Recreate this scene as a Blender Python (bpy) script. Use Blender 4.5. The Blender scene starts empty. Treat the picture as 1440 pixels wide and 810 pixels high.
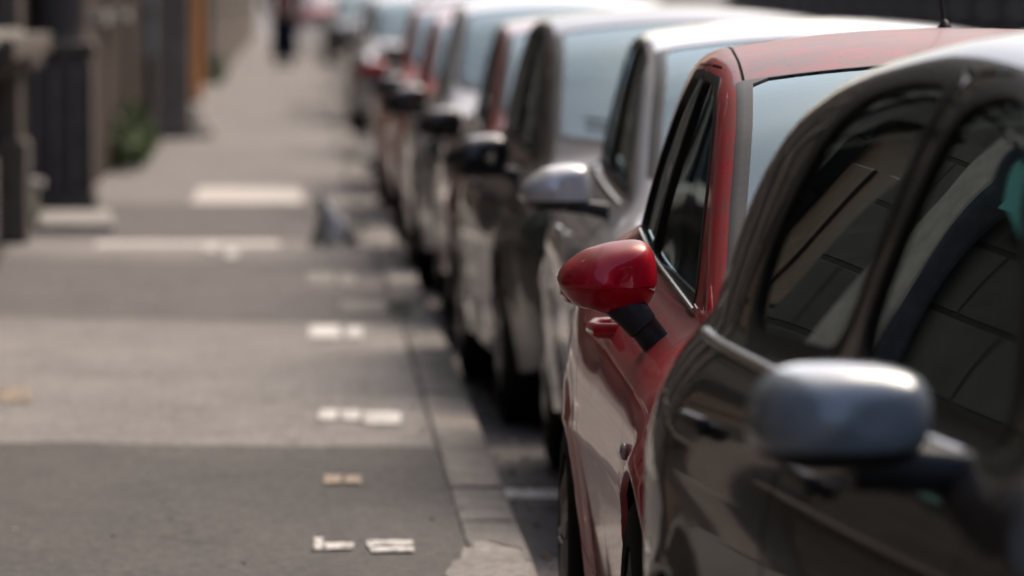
import bpy, bmesh, math, random
import numpy as np
from mathutils import Vector, Matrix, Euler
random.seed(7)
SC = bpy.context.scene
COL = SC.collection
R = math.radians

# ------------------------------------------------------------------ camera, sky, sun, exposure
F_PX = 9000.0            # focal length in pixels of the 1440 px wide photograph
EYE = 1.48               # camera height above the pavement
ROAD = -0.10             # road level
cam = bpy.data.cameras.new('camera')
camo = bpy.data.objects.new('camera', cam); COL.objects.link(camo)
cam.sensor_width = 36.0; cam.lens = 36.0 * F_PX / 1440.0
cam.clip_start = 0.1; cam.clip_end = 6000
camo.location = (0, 0, EYE)
camo.rotation_euler = (math.pi/2 - math.atan(425/F_PX), 0, -math.atan(290/F_PX))
cam.dof.use_dof = True; cam.dof.focus_distance = 13.05; cam.dof.aperture_fstop = 4.1
cam.dof.aperture_blades = 9
SC.camera = camo

SUN_AZ = 36.0            # degrees to the right of straight ahead
SUN_EL = 45.0
w = bpy.data.worlds.new('World'); SC.world = w; w.use_nodes = True
nt = w.node_tree; nt.nodes.clear()
sky = nt.nodes.new('ShaderNodeTexSky'); sky.sky_type = 'NISHITA'; sky.sun_disc = False
sky.sun_elevation = R(SUN_EL); sky.sun_rotation = R(SUN_AZ); sky.dust_density = 5.0; sky.air_density = 0.8; sky.ozone_density = 0.4
bg = nt.nodes.new('ShaderNodeBackground'); bg.inputs['Strength'].default_value = 0.15
wo = nt.nodes.new('ShaderNodeOutputWorld')
nt.links.new(sky.outputs[0], bg.inputs['Color']); nt.links.new(bg.outputs[0], wo.inputs['Surface'])
sl = bpy.data.lights.new('sun', 'SUN'); sl.energy = 0.6; sl.angle = R(35); sl.color = (1.0, 0.86, 0.70)
so = bpy.data.objects.new('sun', sl); COL.objects.link(so)
d = Vector((math.sin(R(SUN_AZ))*math.cos(R(SUN_EL)), math.cos(R(SUN_AZ))*math.cos(R(SUN_EL)), math.sin(R(SUN_EL))))
so.rotation_euler = d.to_track_quat('Z', 'Y').to_euler(); so.location = (0, 60, 40)
SC.view_settings.view_transform = 'Standard'; SC.view_settings.look = 'None'
SC.view_settings.gamma = 1; SC.view_settings.exposure = 0.9; SC.view_settings.use_curve_mapping = False
SC.cycles.use_denoising = True
SC.cycles.max_bounces = 8; SC.cycles.transparent_max_bounces = 12
SC.cycles.sample_clamp_indirect = 6; SC.cycles.caustics_reflective = False; SC.cycles.caustics_refractive = False

# ------------------------------------------------------------------ materials
MATS = {}
def pmat(name, col, rough=0.6, metal=0.0, coat=0.0, spec=0.5, emit=None):
    if name in MATS: return MATS[name]
    m = bpy.data.materials.new(name); m.use_nodes = True
    b = m.node_tree.nodes['Principled BSDF']
    b.inputs['Base Color'].default_value = (*col, 1); b.inputs['Roughness'].default_value = rough
    b.inputs['Metallic'].default_value = metal; b.inputs['Coat Weight'].default_value = coat
    b.inputs['Coat Roughness'].default_value = 0.03; b.inputs['Specular IOR Level'].default_value = spec
    MATS[name] = m; return m
def N(m, t): return m.node_tree.nodes.new(t)
def LK(m, a, b): m.node_tree.links.new(a, b)
def ramp(m, fac, stops):
    r = N(m, 'ShaderNodeValToRGB'); LK(m, fac, r.inputs[0])
    e = r.color_ramp.elements
    while len(e) < len(stops): e.new(0.5)
    for k, (p, c) in enumerate(stops):
        e[k].position = p; e[k].color = (*c, 1) if len(c) == 3 else c
    return r.outputs[0]
def noise(m, scale, detail=4, rough=0.55, vec=None, sc=(1,1,1)):
    tc = N(m, 'ShaderNodeTexCoord'); mp = N(m, 'ShaderNodeMapping'); mp.inputs['Scale'].default_value = sc
    LK(m, tc.outputs['Object'], mp.inputs[0])
    n = N(m, 'ShaderNodeTexNoise'); n.inputs['Scale'].default_value = scale; n.inputs['Detail'].default_value = detail
    n.inputs['Roughness'].default_value = rough; LK(m, mp.outputs[0], n.inputs['Vector']); return n.outputs['Fac']
def mixc(m, fac, a, b, mode='MIX'):
    x = N(m, 'ShaderNodeMix'); x.data_type = 'RGBA'; x.blend_type = mode
    if isinstance(fac, (int, float)): x.inputs[0].default_value = fac
    else: LK(m, fac, x.inputs[0])
    for s, v in ((6, a), (7, b)):
        if isinstance(v, tuple): x.inputs[s].default_value = (*v, 1)
        else: LK(m, v, x.inputs[s])
    return x.outputs[2]
def bump(m, h, strength, dist=0.01):
    b = N(m, 'ShaderNodeBump'); b.inputs['Strength'].default_value = strength; b.inputs['Distance'].default_value = dist
    LK(m, h, b.inputs['Height']); LK(m, b.outputs[0], m.node_tree.nodes['Principled BSDF'].inputs['Normal'])

def asphalt(name, c0, c1, grain=0.35, stretch=(1,1,1), rough=0.85, crack=False):
    m = pmat(name, c0, rough, spec=0.35)
    B = m.node_tree.nodes['Principled BSDF']
    big = noise(m, 1.3, 5, 0.6, sc=stretch); fine = noise(m, 160, 2, 0.6)
    c = ramp(m, big, [(0.3, c0), (0.7, c1)])
    g = ramp(m, fine, [(0.32, (1-grain,)*3), (0.68, (1+grain,)*3)])
    c = mixc(m, 1.0, c, g, 'MULTIPLY')
    spots = noise(m, 9, 3, 0.7)
    s = ramp(m, spots, [(0.60, (1, 1, 1)), (0.74, (0.72, 0.70, 0.68))])
    c = mixc(m, 1.0, c, s, 'MULTIPLY')
    if crack:
        tc = N(m, 'ShaderNodeTexCoord'); wn = N(m, 'ShaderNodeTexNoise'); wn.inputs['Scale'].default_value = 2.2; wn.inputs['Detail'].default_value = 6
        LK(m, tc.outputs['Object'], wn.inputs['Vector'])
        va = N(m, 'ShaderNodeVectorMath'); va.operation = 'MULTIPLY_ADD'; LK(m, wn.outputs['Color'], va.inputs[0]); va.inputs[1].default_value = (.5, .9, 0); LK(m, tc.outputs['Object'], va.inputs[2])
        vo = N(m, 'ShaderNodeTexVoronoi'); vo.feature = 'DISTANCE_TO_EDGE'; vo.inputs['Scale'].default_value = .55; LK(m, va.outputs[0], vo.inputs['Vector'])
        cm = ramp(m, vo.outputs['Distance'], [(0.0, (.35, .33, .31)), (0.011, (1, 1, 1))])
        c = mixc(m, noise(m, .9, 2), c, mixc(m, 1.0, c, cm, 'MULTIPLY'))
        v2 = N(m, 'ShaderNodeTexVoronoi'); v2.inputs['Scale'].default_value = 5.5; LK(m, tc.outputs['Object'], v2.inputs['Vector'])
        c = mixc(m, 1.0, c, ramp(m, v2.outputs['Distance'], [(0.07, (.55, .53, .51)), (0.10, (1, 1, 1))]), 'MULTIPLY')
        n3 = noise(m, 3.5, 8, .75, sc=(1, .45, 1)); c = mixc(m, 1.0, c, ramp(m, n3, [(.3, (.78, .77, .76)), (.5, (1, 1, 1)), (.72, (1.22, 1.2, 1.18))]), 'MULTIPLY')
        n4 = noise(m, 30, 6, .85, sc=(1, .6, 1)); c = mixc(m, 1.0, c, ramp(m, n4, [(.36, (.55, .54, .53)), (.5, (1, 1, 1)), (.66, (1.75, 1.7, 1.62))]), 'MULTIPLY')
    LK(m, c, B.inputs['Base Color']); bump(m, fine, 0.5, 0.004); return m

def paint(name, col, dust=0.0, metal=0.35, dustcol=(0.42, 0.33, 0.27), rough=0.32, coatw=1.0):
    """car paint under clear coat, with road dust lying on the upward faces"""
    m = pmat(name, col, rough, metal, coatw, spec=0.12)
    B = m.node_tree.nodes['Principled BSDF']
    flake = noise(m, 900, 1, 0.5)
    fl = ramp(m, flake, [(0.3, tuple(c*0.85 for c in col)), (0.75, tuple(min(1, c*1.2) for c in col))])
    geo = N(m, 'ShaderNodeNewGeometry'); sx = N(m, 'ShaderNodeSeparateXYZ'); LK(m, geo.outputs['Normal'], sx.inputs[0])
    up = N(m, 'ShaderNodeMapRange'); up.inputs[1].default_value = 0.35; up.inputs[2].default_value = 1.0
    LK(m, sx.outputs[2], up.inputs[0])
    n1 = noise(m, 11, 6, 0.7); n2 = noise(m, 55, 3, 0.7)
    mu = N(m, 'ShaderNodeMath'); mu.operation = 'MULTIPLY'; LK(m, n1, mu.inputs[0]); LK(m, up.outputs[0], mu.inputs[1])
    mu2 = N(m, 'ShaderNodeMath'); mu2.operation = 'MULTIPLY'; LK(m, mu.outputs[0], mu2.inputs[0]); mu2.inputs[1].default_value = dust*2
    c = mixc(m, mu2.outputs[0], fl, dustcol)
    sp = ramp(m, noise(m, 95, 2, .5, sc=(1, .5, 1)), [(.66, (1, 1, 1)), (.71, (1-.55*dust,)*3)]); c = mixc(m, up.outputs[0], c, mixc(m, 1.0, c, sp, 'MULTIPLY'))
    LK(m, c, B.inputs['Base Color'])
    cw = N(m, 'ShaderNodeMath'); cw.operation = 'MULTIPLY_ADD'; LK(m, up.outputs[0], cw.inputs[0]); cw.inputs[1].default_value = -dust*coatw*1.15; cw.inputs[2].default_value = coatw
    LK(m, cw.outputs[0], B.inputs['Coat Weight'])
    cr = N(m, 'ShaderNodeMapRange'); cr.inputs[1].default_value = 0.35; cr.inputs[2].default_value = 0.75
    cr.inputs[3].default_value = 0.02; cr.inputs[4].default_value = 0.03 + dust*0.07
    LK(m, n2, cr.inputs[0]); LK(m, cr.outputs[0], B.inputs['Coat Roughness'])
    return m

def glass(name, tint=(0.25, 0.28, 0.27), rough=0.0, f0=1.5):
    if name in MATS: return MATS[name]
    m = bpy.data.materials.new(name); m.use_nodes = True; t = m.node_tree; t.nodes.clear()
    o = t.nodes.new('ShaderNodeOutputMaterial'); mx = t.nodes.new('ShaderNodeMixShader')
    tr = t.nodes.new('ShaderNodeBsdfTransparent'); tr.inputs[0].default_value = (*tint, 1)
    gl = t.nodes.new('ShaderNodeBsdfGlossy'); gl.inputs['Roughness'].default_value = rough; gl.inputs['Color'].default_value = (0.76, 0.95, 1, 1)
    fr = t.nodes.new('ShaderNodeFresnel'); fr.inputs['IOR'].default_value = f0
    # dust film on the pane
    tc = t.nodes.new('ShaderNodeTexCoord'); no = t.nodes.new('ShaderNodeTexNoise'); no.inputs['Scale'].default_value = 14; no.inputs['Detail'].default_value = 7
    t.links.new(tc.outputs['Object'], no.inputs['Vector'])
    mr = t.nodes.new('ShaderNodeMapRange'); mr.inputs[1].default_value = 0.3; mr.inputs[2].default_value = 0.8; mr.inputs[3].default_value = 0.004; mr.inputs[4].default_value = 0.06
    t.links.new(no.outputs['Fac'], mr.inputs[0])
    df = t.nodes.new('ShaderNodeBsdfDiffuse'); df.inputs[0].default_value = (0.36, 0.34, 0.31, 1)
    mx2 = t.nodes.new('ShaderNodeMixShader')
    t.links.new(fr.outputs[0], mx.inputs[0]); t.links.new(tr.outputs[0], mx.inputs[1]); t.links.new(gl.outputs[0], mx.inputs[2])
    t.links.new(mr.outputs[0], mx2.inputs[0]); t.links.new(mx.outputs[0], mx2.inputs[1]); t.links.new(df.outputs[0], mx2.inputs[2])
    t.links.new(mx2.outputs[0], o.inputs['Surface'])
    MATS[name] = m; return m

def stonewall(name, ca, cb, bw=1.1, bh=0.42, mortar=(0.008, 0.008, 0.007), msize=0.018, rough=0.85, bstr=0.8):
    m = pmat(name, ca, rough, spec=0.08)
    B = m.node_tree.nodes['Principled BSDF']
    tc = N(m, 'ShaderNodeTexCoord'); sp = N(m, 'ShaderNodeSeparateXYZ'); LK(m, tc.outputs['Object'], sp.inputs[0])
    ad = N(m, 'ShaderNodeMath'); ad.operation = 'ADD'; LK(m, sp.outputs[0], ad.inputs[0]); LK(m, sp.outputs[1], ad.inputs[1])
    cb_ = N(m, 'ShaderNodeCombineXYZ'); LK(m, ad.outputs[0], cb_.inputs[0]); LK(m, sp.outputs[2], cb_.inputs[1])
    br = N(m, 'ShaderNodeTexBrick'); LK(m, cb_.outputs[0], br.inputs['Vector'])
    br.inputs['Color1'].default_value = (*ca, 1); br.inputs['Color2'].default_value = (*cb, 1); br.inputs['Mortar'].default_value = (*mortar, 1)
    br.inputs['Scale'].default_value = 1; br.inputs['Brick Width'].default_value = bw; br.inputs['Row Height'].default_value = bh
    br.inputs['Mortar Size'].default_value = msize; br.inputs['Mortar Smooth'].default_value = 0.3
    n = noise(m, 2.2, 8, 0.65); g = ramp(m, n, [(0.3, (0.55, 0.53, 0.5)), (0.7, (1.25, 1.2, 1.12))])
    c = mixc(m, 1.0, br.outputs['Color'], g, 'MULTIPLY'); LK(m, c, B.inputs['Base Color'])
    inv = N(m, 'ShaderNodeMath'); inv.operation = 'SUBTRACT'; inv.inputs[0].default_value = 1; LK(m, br.outputs['Fac'], inv.inputs[1])
    ad2 = N(m, 'ShaderNodeMath'); ad2.operation = 'MULTIPLY_ADD'; LK(m, n, ad2.inputs[0]); ad2.inputs[1].default_value = 0.4; LK(m, inv.outputs[0], ad2.inputs[2])
    bump(m, ad2.outputs[0], bstr, 0.03); return m

def rough_mat(name, ca, cb, scale=6, rough=0.8, bstr=0.3):
    m = pmat(name, ca, rough, spec=0.3 if rough < .6 else .12); B = m.node_tree.nodes['Principled BSDF']
    n = noise(m, scale, 7, 0.65); LK(m, ramp(m, n, [(0.3, ca), (0.7, cb)]), B.inputs['Base Color']); bump(m, n, bstr, 0.01); return m

M_RUB = rough_mat('black_rubber', (0.012, 0.012, 0.013), (0.022, 0.022, 0.023), 30, 0.45, 0.05)
M_PLA = rough_mat('black_plastic', (0.018, 0.019, 0.021), (0.03, 0.031, 0.034), 60, 0.42, 0.08)
M_TYRE = rough_mat('tyre_rubber', (0.012, 0.012, 0.012), (0.03, 0.028, 0.026), 14, 0.8, 0.2)
M_RIM = rough_mat('alloy_grey', (0.25, 0.25, 0.26), (0.38, 0.38, 0.39), 8, 0.35, 0.02); M_RIM.node_tree.nodes['Principled BSDF'].inputs['Metallic'].default_value = 0.8
M_CHROME = pmat('bright_trim', (0.62, 0.6, 0.57), 0.18, 1.0)
M_DARK = pmat('dark_cavity', (0.006, 0.006, 0.006), 0.9)
M_SEAT = rough_mat('seat_fabric', (0.02, 0.02, 0.022), (0.045, 0.044, 0.045), 80, 0.95, 0.2)
M_LAMP = glass('lamp_glass', (0.7, 0.72, 0.75), 0.02, 1.5)
M_REFL = pmat('lamp_reflector', (0.6, 0.6, 0.62), 0.15, 1.0)
M_RED_L = pmat('tail_lamp_red', (0.35, 0.01, 0.01), 0.12, 0, 0.8)
M_MIRG = pmat('mirror_silver', (0.8, 0.82, 0.85), 0.02, 1.0)
M_GSIDE = glass('side_window_glass', (0.26, 0.29, 0.26), 0, 1.85)
M_GFRONT = glass('windscreen_glass', (0.40, 0.46, 0.47), 0, 2.15)
M_PLATE = rough_mat('plate_white', (0.6, 0.6, 0.58), (0.7, 0.7, 0.68), 20, 0.4, 0.02)
M_TEAL = rough_mat('teal_cloth', (0.05, 0.20, 0.19), (0.08, 0.28, 0.26), 20, 0.9, 0.2)

# ------------------------------------------------------------------ object helpers
def thing(name, label, cat, loc=(0, 0, 0), rz=0, group=None):
    o = bpy.data.objects.new(name, None); COL.objects.link(o); o.empty_display_size = 0.2
    o.location = loc; o.rotation_euler = (0, 0, rz); o['label'] = label; o['category'] = cat
    if group: o['group'] = group
    return o
def tag(o, label, cat, group=None, kind=None):
    o['label'] = label; o['category'] = cat
    if group: o['group'] = group
    if kind: o['kind'] = kind
    return o
def link(name, me, parent=None, loc=None):
    o = bpy.data.objects.new(name, me); COL.objects.link(o)
    if parent is not None: o.parent = parent
    if loc is not None: o.location = loc
    return o
def mesh_from(name, verts, faces, mats, smooth=False, fmat=None, normals=None):
    me = bpy.data.meshes.new(name); me.from_pydata([tuple(v) for v in verts], [], faces)
    for m in (mats if isinstance(mats, (list, tuple)) else [mats]): me.materials.append(m)
    if fmat is not None: me.polygons.foreach_set('material_index', fmat)
    if smooth: me.polygons.foreach_set('use_smooth', [True]*len(me.polygons))
    if normals is not None:
        me.normals_split_custom_set_from_vertices([tuple(n) for n in normals])
    me.update(); return me
class MB:
    """collects simple shapes for ONE part"""
    def __init__(s): s.bm = bmesh.new(); s.mi = 0
    def _tag(s, fs):
        for f in fs: f.material_index = s.mi
    def box(s, c, size, rot=None, bev=0.0, seg=2):
        r = bmesh.ops.create_cube(s.bm, size=1.0)
        M = Matrix.Translation(c) @ (rot.to_matrix().to_4x4() if rot else Matrix.Identity(4)) @ Matrix.Diagonal((*size, 1))
        bmesh.ops.transform(s.bm, matrix=M, verts=r['verts'])
        fs = list({f for v in r['verts'] for f in v.link_faces}); s._tag(fs)
        if bev:
            es = list({e for v in r['verts'] for e in v.link_edges})
            b = bmesh.ops.bevel(s.bm, geom=es, offset=bev, segments=seg, affect='EDGES', profile=0.6); s._tag(b['faces'])
        return s
    def tube(s, pts, rad, n=10, caps=True):
        pts = [Vector(p) for p in pts]; rad = rad if isinstance(rad, (list, tuple)) else [rad]*len(pts)
        rings = []; up = None
        for i, p in enumerate(pts):
            t = (pts[min(i+1, len(pts)-1)] - pts[max(i-1, 0)]).normalized()
            if up is None: up = t.orthogonal().normalized()
            u = (up - t*up.dot(t)).normalized(); up = u; v = t.cross(u)
            rings.append([s.bm.verts.new(p + (u*math.cos(a) + v*math.sin(a))*rad[i]) for a in [2*math.pi*k/n for k in range(n)]])
        fs = []
        for a, b in zip(rings, rings[1:]):
            for k in range(n): fs.append(s.bm.faces.new((a[k], a[(k+1) % n], b[(k+1) % n], b[k])))
        if caps: fs.append(s.bm.faces.new(list(reversed(rings[0])))); fs.append(s.bm.faces.new(rings[-1]))
        s._tag(fs); return s
    def lathe(s, prof, n=32, axis='X', loc=(0, 0, 0), close=False):
        """profile of (along axis, radius)"""
        rings = []
        for (a, r) in prof:
            ring = []
            for k in range(n):
                t = 2*math.pi*k/n
                p = {'X': (a, r*math.cos(t), r*math.sin(t)), 'Z': (r*math.cos(t), r*math.sin(t), a), 'Y': (r*math.cos(t), a, r*math.sin(t))}[axis]
                ring.append(s.bm.verts.new(Vector(p) + Vector(loc)))
            rings.append(ring)
        fs = []
        prs = list(zip(rings, rings[1:])) + ([(rings[-1], rings[0])] if close else [])
        for a, b in prs:
            for k in range(n): fs.append(s.bm.faces.new((a[k], a[(k+1) % n], b[(k+1) % n], b[k])))
        s._tag(fs); return s
    def sphere(s, c, size, seg=16, rings=10):
        r = bmesh.ops.create_uvsphere(s.bm, u_segments=seg, v_segments=rings, radius=0.5)
        bmesh.ops.transform(s.bm, matrix=Matrix.Translation(c) @ Matrix.Diagonal((*size, 1)), verts=r['verts'])
        s._tag(list({f for v in r['verts'] for f in v.link_faces})); return s
    def poly(s, pts):
        f = s.bm.faces.new([s.bm.verts.new(p) for p in pts]); s._tag([f]); return s
    def shift(s, v):
        bmesh.ops.translate(s.bm, verts=s.bm.verts, vec=v); return s
    def me(s, name, mats, smooth=False, angle=40):
        bmesh.ops.recalc_face_normals(s.bm, faces=s.bm.faces)
        m = bpy.data.meshes.new(name); s.bm.to_mesh(m); s.bm.free()
        for x in (mats if isinstance(mats, (list, tuple)) else [mats]): m.materials.append(x)
        if smooth:
            m.polygons.foreach_set('use_smooth', [True]*len(m.polygons))
            m.set_sharp_from_angle(angle=R(angle))
        return m
    def build(s, name, mats, parent=None, smooth=False, angle=40, loc=None):
        return link(name, s.me(name, mats, smooth, angle), parent, loc)

def pchip(pts):
    x = np.array([p[0] for p in pts], float); y = np.array([p[1] for p in pts], float)
    h = np.diff(x); dl = np.diff(y)/h; m = np.zeros(len(x))
    for k in range(1, len(x)-1):
        if dl[k-1]*dl[k] > 0:
            w1 = 2*h[k]+h[k-1]; w2 = h[k]+2*h[k-1]; m[k] = (w1+w2)/(w1/dl[k-1]+w2/dl[k])
    m[0] = dl[0]; m[-1] = dl[-1]
    def f(q):
        q = np.clip(np.asarray(q, float), x[0], x[-1]); i = np.clip(np.searchsorted(x, q)-1, 0, len(h)-1)
        t = (q-x[i])/h[i]; t2 = t*t; t3 = t2*t
        return (2*t3-3*t2+1)*y[i] + (t3-2*t2+t)*h[i]*m[i] + (-2*t3+3*t2)*y[i+1] + (t3-t2)*h[i]*m[i+1]
    return f
def roundpoly(V, r=0.05, n=5):
    out = []; L = len(V)
    for i in range(L):
        p = np.array(V[i][:2], float); a = np.array(V[i-1][:2], float); b = np.array(V[(i+1) % L][:2], float)
        da = a-p; db = b-p; rr = V[i][2] if len(V[i]) > 2 else r
        la = np.hypot(*da); lb = np.hypot(*db)
        ra = min(rr, la*0.45); rb = min(rr, lb*0.45)
        s = p+da/la*ra; e = p+db/lb*rb
        for k in range(n+1):
            t = k/n; out.append((1-t)**2*s + 2*t*(1-t)*p + t*t*e)
    return np.array(out)
def sdpoly(P, V):
    dmin = np.full(len(P), 1e9); ins = np.zeros(len(P), bool); M = len(V)
    for i in range(M):
        a = V[i]; b = V[i-1]; e = b-a; w_ = P-a
        t = np.clip((w_@e)/max(e@e, 1e-12), 0, 1); q = w_-t[:, None]*e
        dmin = np.minimum(dmin, (q**2).sum(1))
        c = (P[:, 1] >= a[1]) != (P[:, 1] >= b[1])
        xx = e[0]*(P[:, 1]-a[1]) - e[1]*(P[:, 0]-a[0]); s = np.where(e[1] > 0, xx > 0, xx < 0)
        with np.errstate(all='ignore'):
            xi = a[0] + (P[:, 1]-a[1])*e[0]/(e[1] if e[1] != 0 else 1e-12)
        ins ^= c & (P[:, 0] < xi)
    dd = np.sqrt(dmin); return np.where(ins, -dd, dd)

class Shell:
    """a smooth surface that can be cut into panels along signed fields"""
    def __init__(s, V, Nn, polys, tags): s.V = V; s.N = Nn; s.P = polys; s.T = tags
    def cut(s, field, src, new, gate=None):
        P = np.array(s.V); f = field(P); f = np.where(np.abs(f) < 1e-5, 1e-5, f)
        f = list(f); cache = {}; np_, nt_ = [], []
        for poly, t in zip(s.P, s.T):
            if t not in src: np_.append(poly); nt_.append(t); continue
            fv = [f[i] for i in poly]
            if min(fv) > 0: np_.append(poly); nt_.append(t); continue
            if gate and not gate(sum((s.V[i] for i in poly[1:]), s.V[poly[0]])/len(poly)): np_.append(poly); nt_.append(t); continue
            if max(fv) < 0: np_.append(poly); nt_.append(new); continue
            A, B = [], []; n = len(poly)
            for k in range(n):
                i, j = poly[k], poly[(k+1) % n]; (A if f[i] < 0 else B).append(i)
                if (f[i] < 0) != (f[j] < 0):
                    key = (min(i, j), max(i, j))
                    if key not in cache:
                        u = f[i]/(f[i]-f[j]); s.V.append(s.V[i]*(1-u)+s.V[j]*u)
                        m = s.N[i]*(1-u)+s.N[j]*u; s.N.append(m/np.linalg.norm(m)); f.append(0.0); cache[key] = len(s.V)-1
                    A.append(cache[key]); B.append(cache[key])
            # vertices that were made in this pass have f = 0 and never re-split
            if len(A) >= 3: np_.append(A); nt_.append(new)
            if len(B) >= 3: np_.append(B); nt_.append(t)
        s.P, s.T = np_, nt_
    def emit(s, name, tags, mat, parent, side=0, off=0.0, skirt=0.0, yoff=0.0, renorm=False, gate=None):
        """tags: {tag: material index}"""
        vid = {}; V, Nn, F, FM = [], [], [], []; ec = {}
        def gv(i):
            if i not in vid:
                vid[i] = len(V); p = s.V[i]+s.N[i]*off; V.append((p[0], p[1]-yoff, p[2])); Nn.append(s.N[i])
            return vid[i]
        for poly, t in zip(s.P, s.T):
            if t not in tags: continue
            cx = sum(s.V[i][0] for i in poly)/len(poly)
            if side and cx*side < 0: continue
            if gate and not gate(sum((s.V[i] for i in poly[1:]), s.V[poly[0]])/len(poly)): continue
            q = [gv(i) for i in poly]
            F.append(q); FM.append(tags[t])
            for k in range(len(poly)):
                a, b = poly[k], poly[(k+1) % len(poly)]; key = (min(a, b), max(a, b))
                ec[key] = None if key in ec else (a, b, tags[t])
        if not F: return None
        if skirt:
            low = {}
            for key, e in ec.items():
                if e is None: continue
                a, b, mi = e
                for i in (a, b):
                    if i not in low:
                        low[i] = len(V); p = s.V[i]+s.N[i]*(off-skirt); V.append((p[0], p[1]-yoff, p[2])); Nn.append(s.N[i])
                F.append([vid[b], vid[a], low[a], low[b]]); FM.append(mi)
        return link(name, mesh_from(name, V, F, mat, True, FM, None if renorm else Nn), parent)

# ------------------------------------------------------------------ cars
def make_shell(S, step, nz):
    L = S['L']; top = pchip(S['top']); belt = pchip(S['belt']); plan = pchip(S['plan']); roofw = pchip(S['roofw'])
    side = pchip(S['side']); bot = pchip(S.get('bot', [(0, .26), (.5, .2), (L-.5, .22), (L, .3)])); crown = pchip(S['crown']); hw = S['hw']
    zr = max(p[1] for p in S['top'])
    arches = S['arch']
    def W(y, z):
        zb = belt(y); wb = plan(y)*hw*side(1.0)
        lo = plan(y)*hw*side(np.clip(z/zb, 0, 1))
        u = np.clip((z-zb)/(zr-zb), 0, 1)
        hi = wb-(wb-roofw(y))*(0.72*u+0.28*u**2.2)
        o = np.where(z <= zb, lo, hi)
        for (ya, Ra) in arches:
            dd = np.hypot(y-ya, z-S['wz']); o = o + 0.016*np.exp(-((dd-Ra)/0.045)**2)*(z < zb-0.1)
        cz = S.get('crease', 0.62)
        o = o + 0.007*np.exp(-((z-cz)/0.02)**2)*np.clip((y-.9)/.3, 0, 1)*np.clip((L-.6-y)/.3, 0, 1)
        return o
    ys = np.concatenate([np.linspace(0, .3, max(4, int(.3/step)+1))[:-1], np.arange(.3, L-.3, step), np.linspace(L-.3, L, max(5, int(.3/step*1.5)))])
    n1, n2, nc, nk = nz, int(nz*.6), 7 if nz > 14 else 4, 10 if nz > 14 else 6
    rows = []
    for y in ys:
        ze = top(y)-crown(y); r = min(S['r'], (ze-bot(y))*.3); zt = ze-r; zb = min(belt(y), zt-.012)
        z1 = np.linspace(bot(y), zb, n1); z2 = np.linspace(zb, zt, n2+1)[1:]
        zz = np.concatenate([z1, z2]); half = [(float(W(y, z)), float(z)) for z in zz]
        wt = float(W(y, ze)); rt = min(S['r']*1.1, wt*.3)
        cz = lambda x: ze+crown(y)*(1-(x/wt)**2)
        P0 = np.array(half[-1]); P1 = np.array([wt, ze+.2*(cz(wt-rt)-ze)]); P2 = np.array([wt-rt, cz(wt-rt)])
        for k in range(1, nc+1):
            t = k/nc; half.append(tuple((1-t)**2*P0+2*t*(1-t)*P1+t*t*P2))
        for k in range(1, nk+1):
            x = (wt-rt)*(1-k/nk); half.append((x, float(cz(x))))
        rows.append([(-x, y, z) for x, z in half]+[(x, y, z) for x, z in reversed(half[:-1])])
    nh = n1+n2+nc+nk; nr = len(rows[0]); A = np.array(rows)
    V = [A[i, j] for i in range(len(ys)) for j in range(nr)]
    idx = lambda i, j: i*nr+j
    polys, tags = [], []
    sideN = n1+n2
    for i in range(len(ys)-1):
        for j in range(nr-1):
            q = [idx(i, j), idx(i, j+1), idx(i+1, j+1), idx(i+1, j)]
            jj = min(j, nr-2-j); polys.append(q); tags.append('side' if jj < sideN-1+(nc+1)//2 else 'top')
    # end caps: shrinking rings that bulge outwards
    for (i0, sg, dep, tg) in ((0, -1, S.get('capf', .11), 'front'), (len(ys)-1, 1, S.get('capr', .07), 'rear')):
        base = A[i0]; c = np.array([0, 0, (base[:, 2].max()+base[:, 2].min())/2]); prev = [idx(i0, j) for j in range(nr)]
        scl = [.985, .95, .9, .82, .7, .55, .4, .25, .12]
        for sc_ in scl:
            ring = []
            for j in range(nr):
                p = base[j].copy(); p[0] = p[0]*(1-(1-sc_)*1.0); p[2] = c[2]+(p[2]-c[2])*(1-(1-sc_)*.98); p[1] = base[j][1]+sg*dep*math.sqrt(max(0, 1-sc_**2.6))
                V.append(p); ring.append(len(V)-1)
            for j in range(nr-1):
                q = [prev[j], ring[j], ring[j+1], prev[j+1]] if sg < 0 else [prev[j], prev[j+1], ring[j+1], ring[j]]
                polys.append(q); tags.append(tg)
            q = [prev[-1], ring[-1], ring[0], prev[0]] if sg < 0 else [prev[-1], prev[0], ring[0], ring[-1]]
            polys.append(q); tags.append(tg); prev = ring
        polys.append(prev if sg < 0 else prev[::-1]); tags.append(tg)
    VA = np.array(V); NN = np.zeros_like(VA)
    for q in polys:
        if len(q) == 4:
            nrm = np.cross(VA[q[2]]-VA[q[0]], VA[q[3]]-VA[q[1]])
        else: nrm = np.array([0, -1e-4 if tags[-1] == 'x' else 0, 0])
        for i in q: NN[i] += nrm
    ln = np.linalg.norm(NN, axis=1); ln[ln == 0] = 1; NN /= ln[:, None]
    # make sure normals point outwards
    k = idx(len(ys)//2, nh-1)
    if NN[k][2] < 0:
        NN = -NN; polys = [q[::-1] for q in polys]
    return Shell([v for v in VA], [n for n in NN], polys, tags), dict(top=top, belt=belt, W=W, crown=crown)

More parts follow.
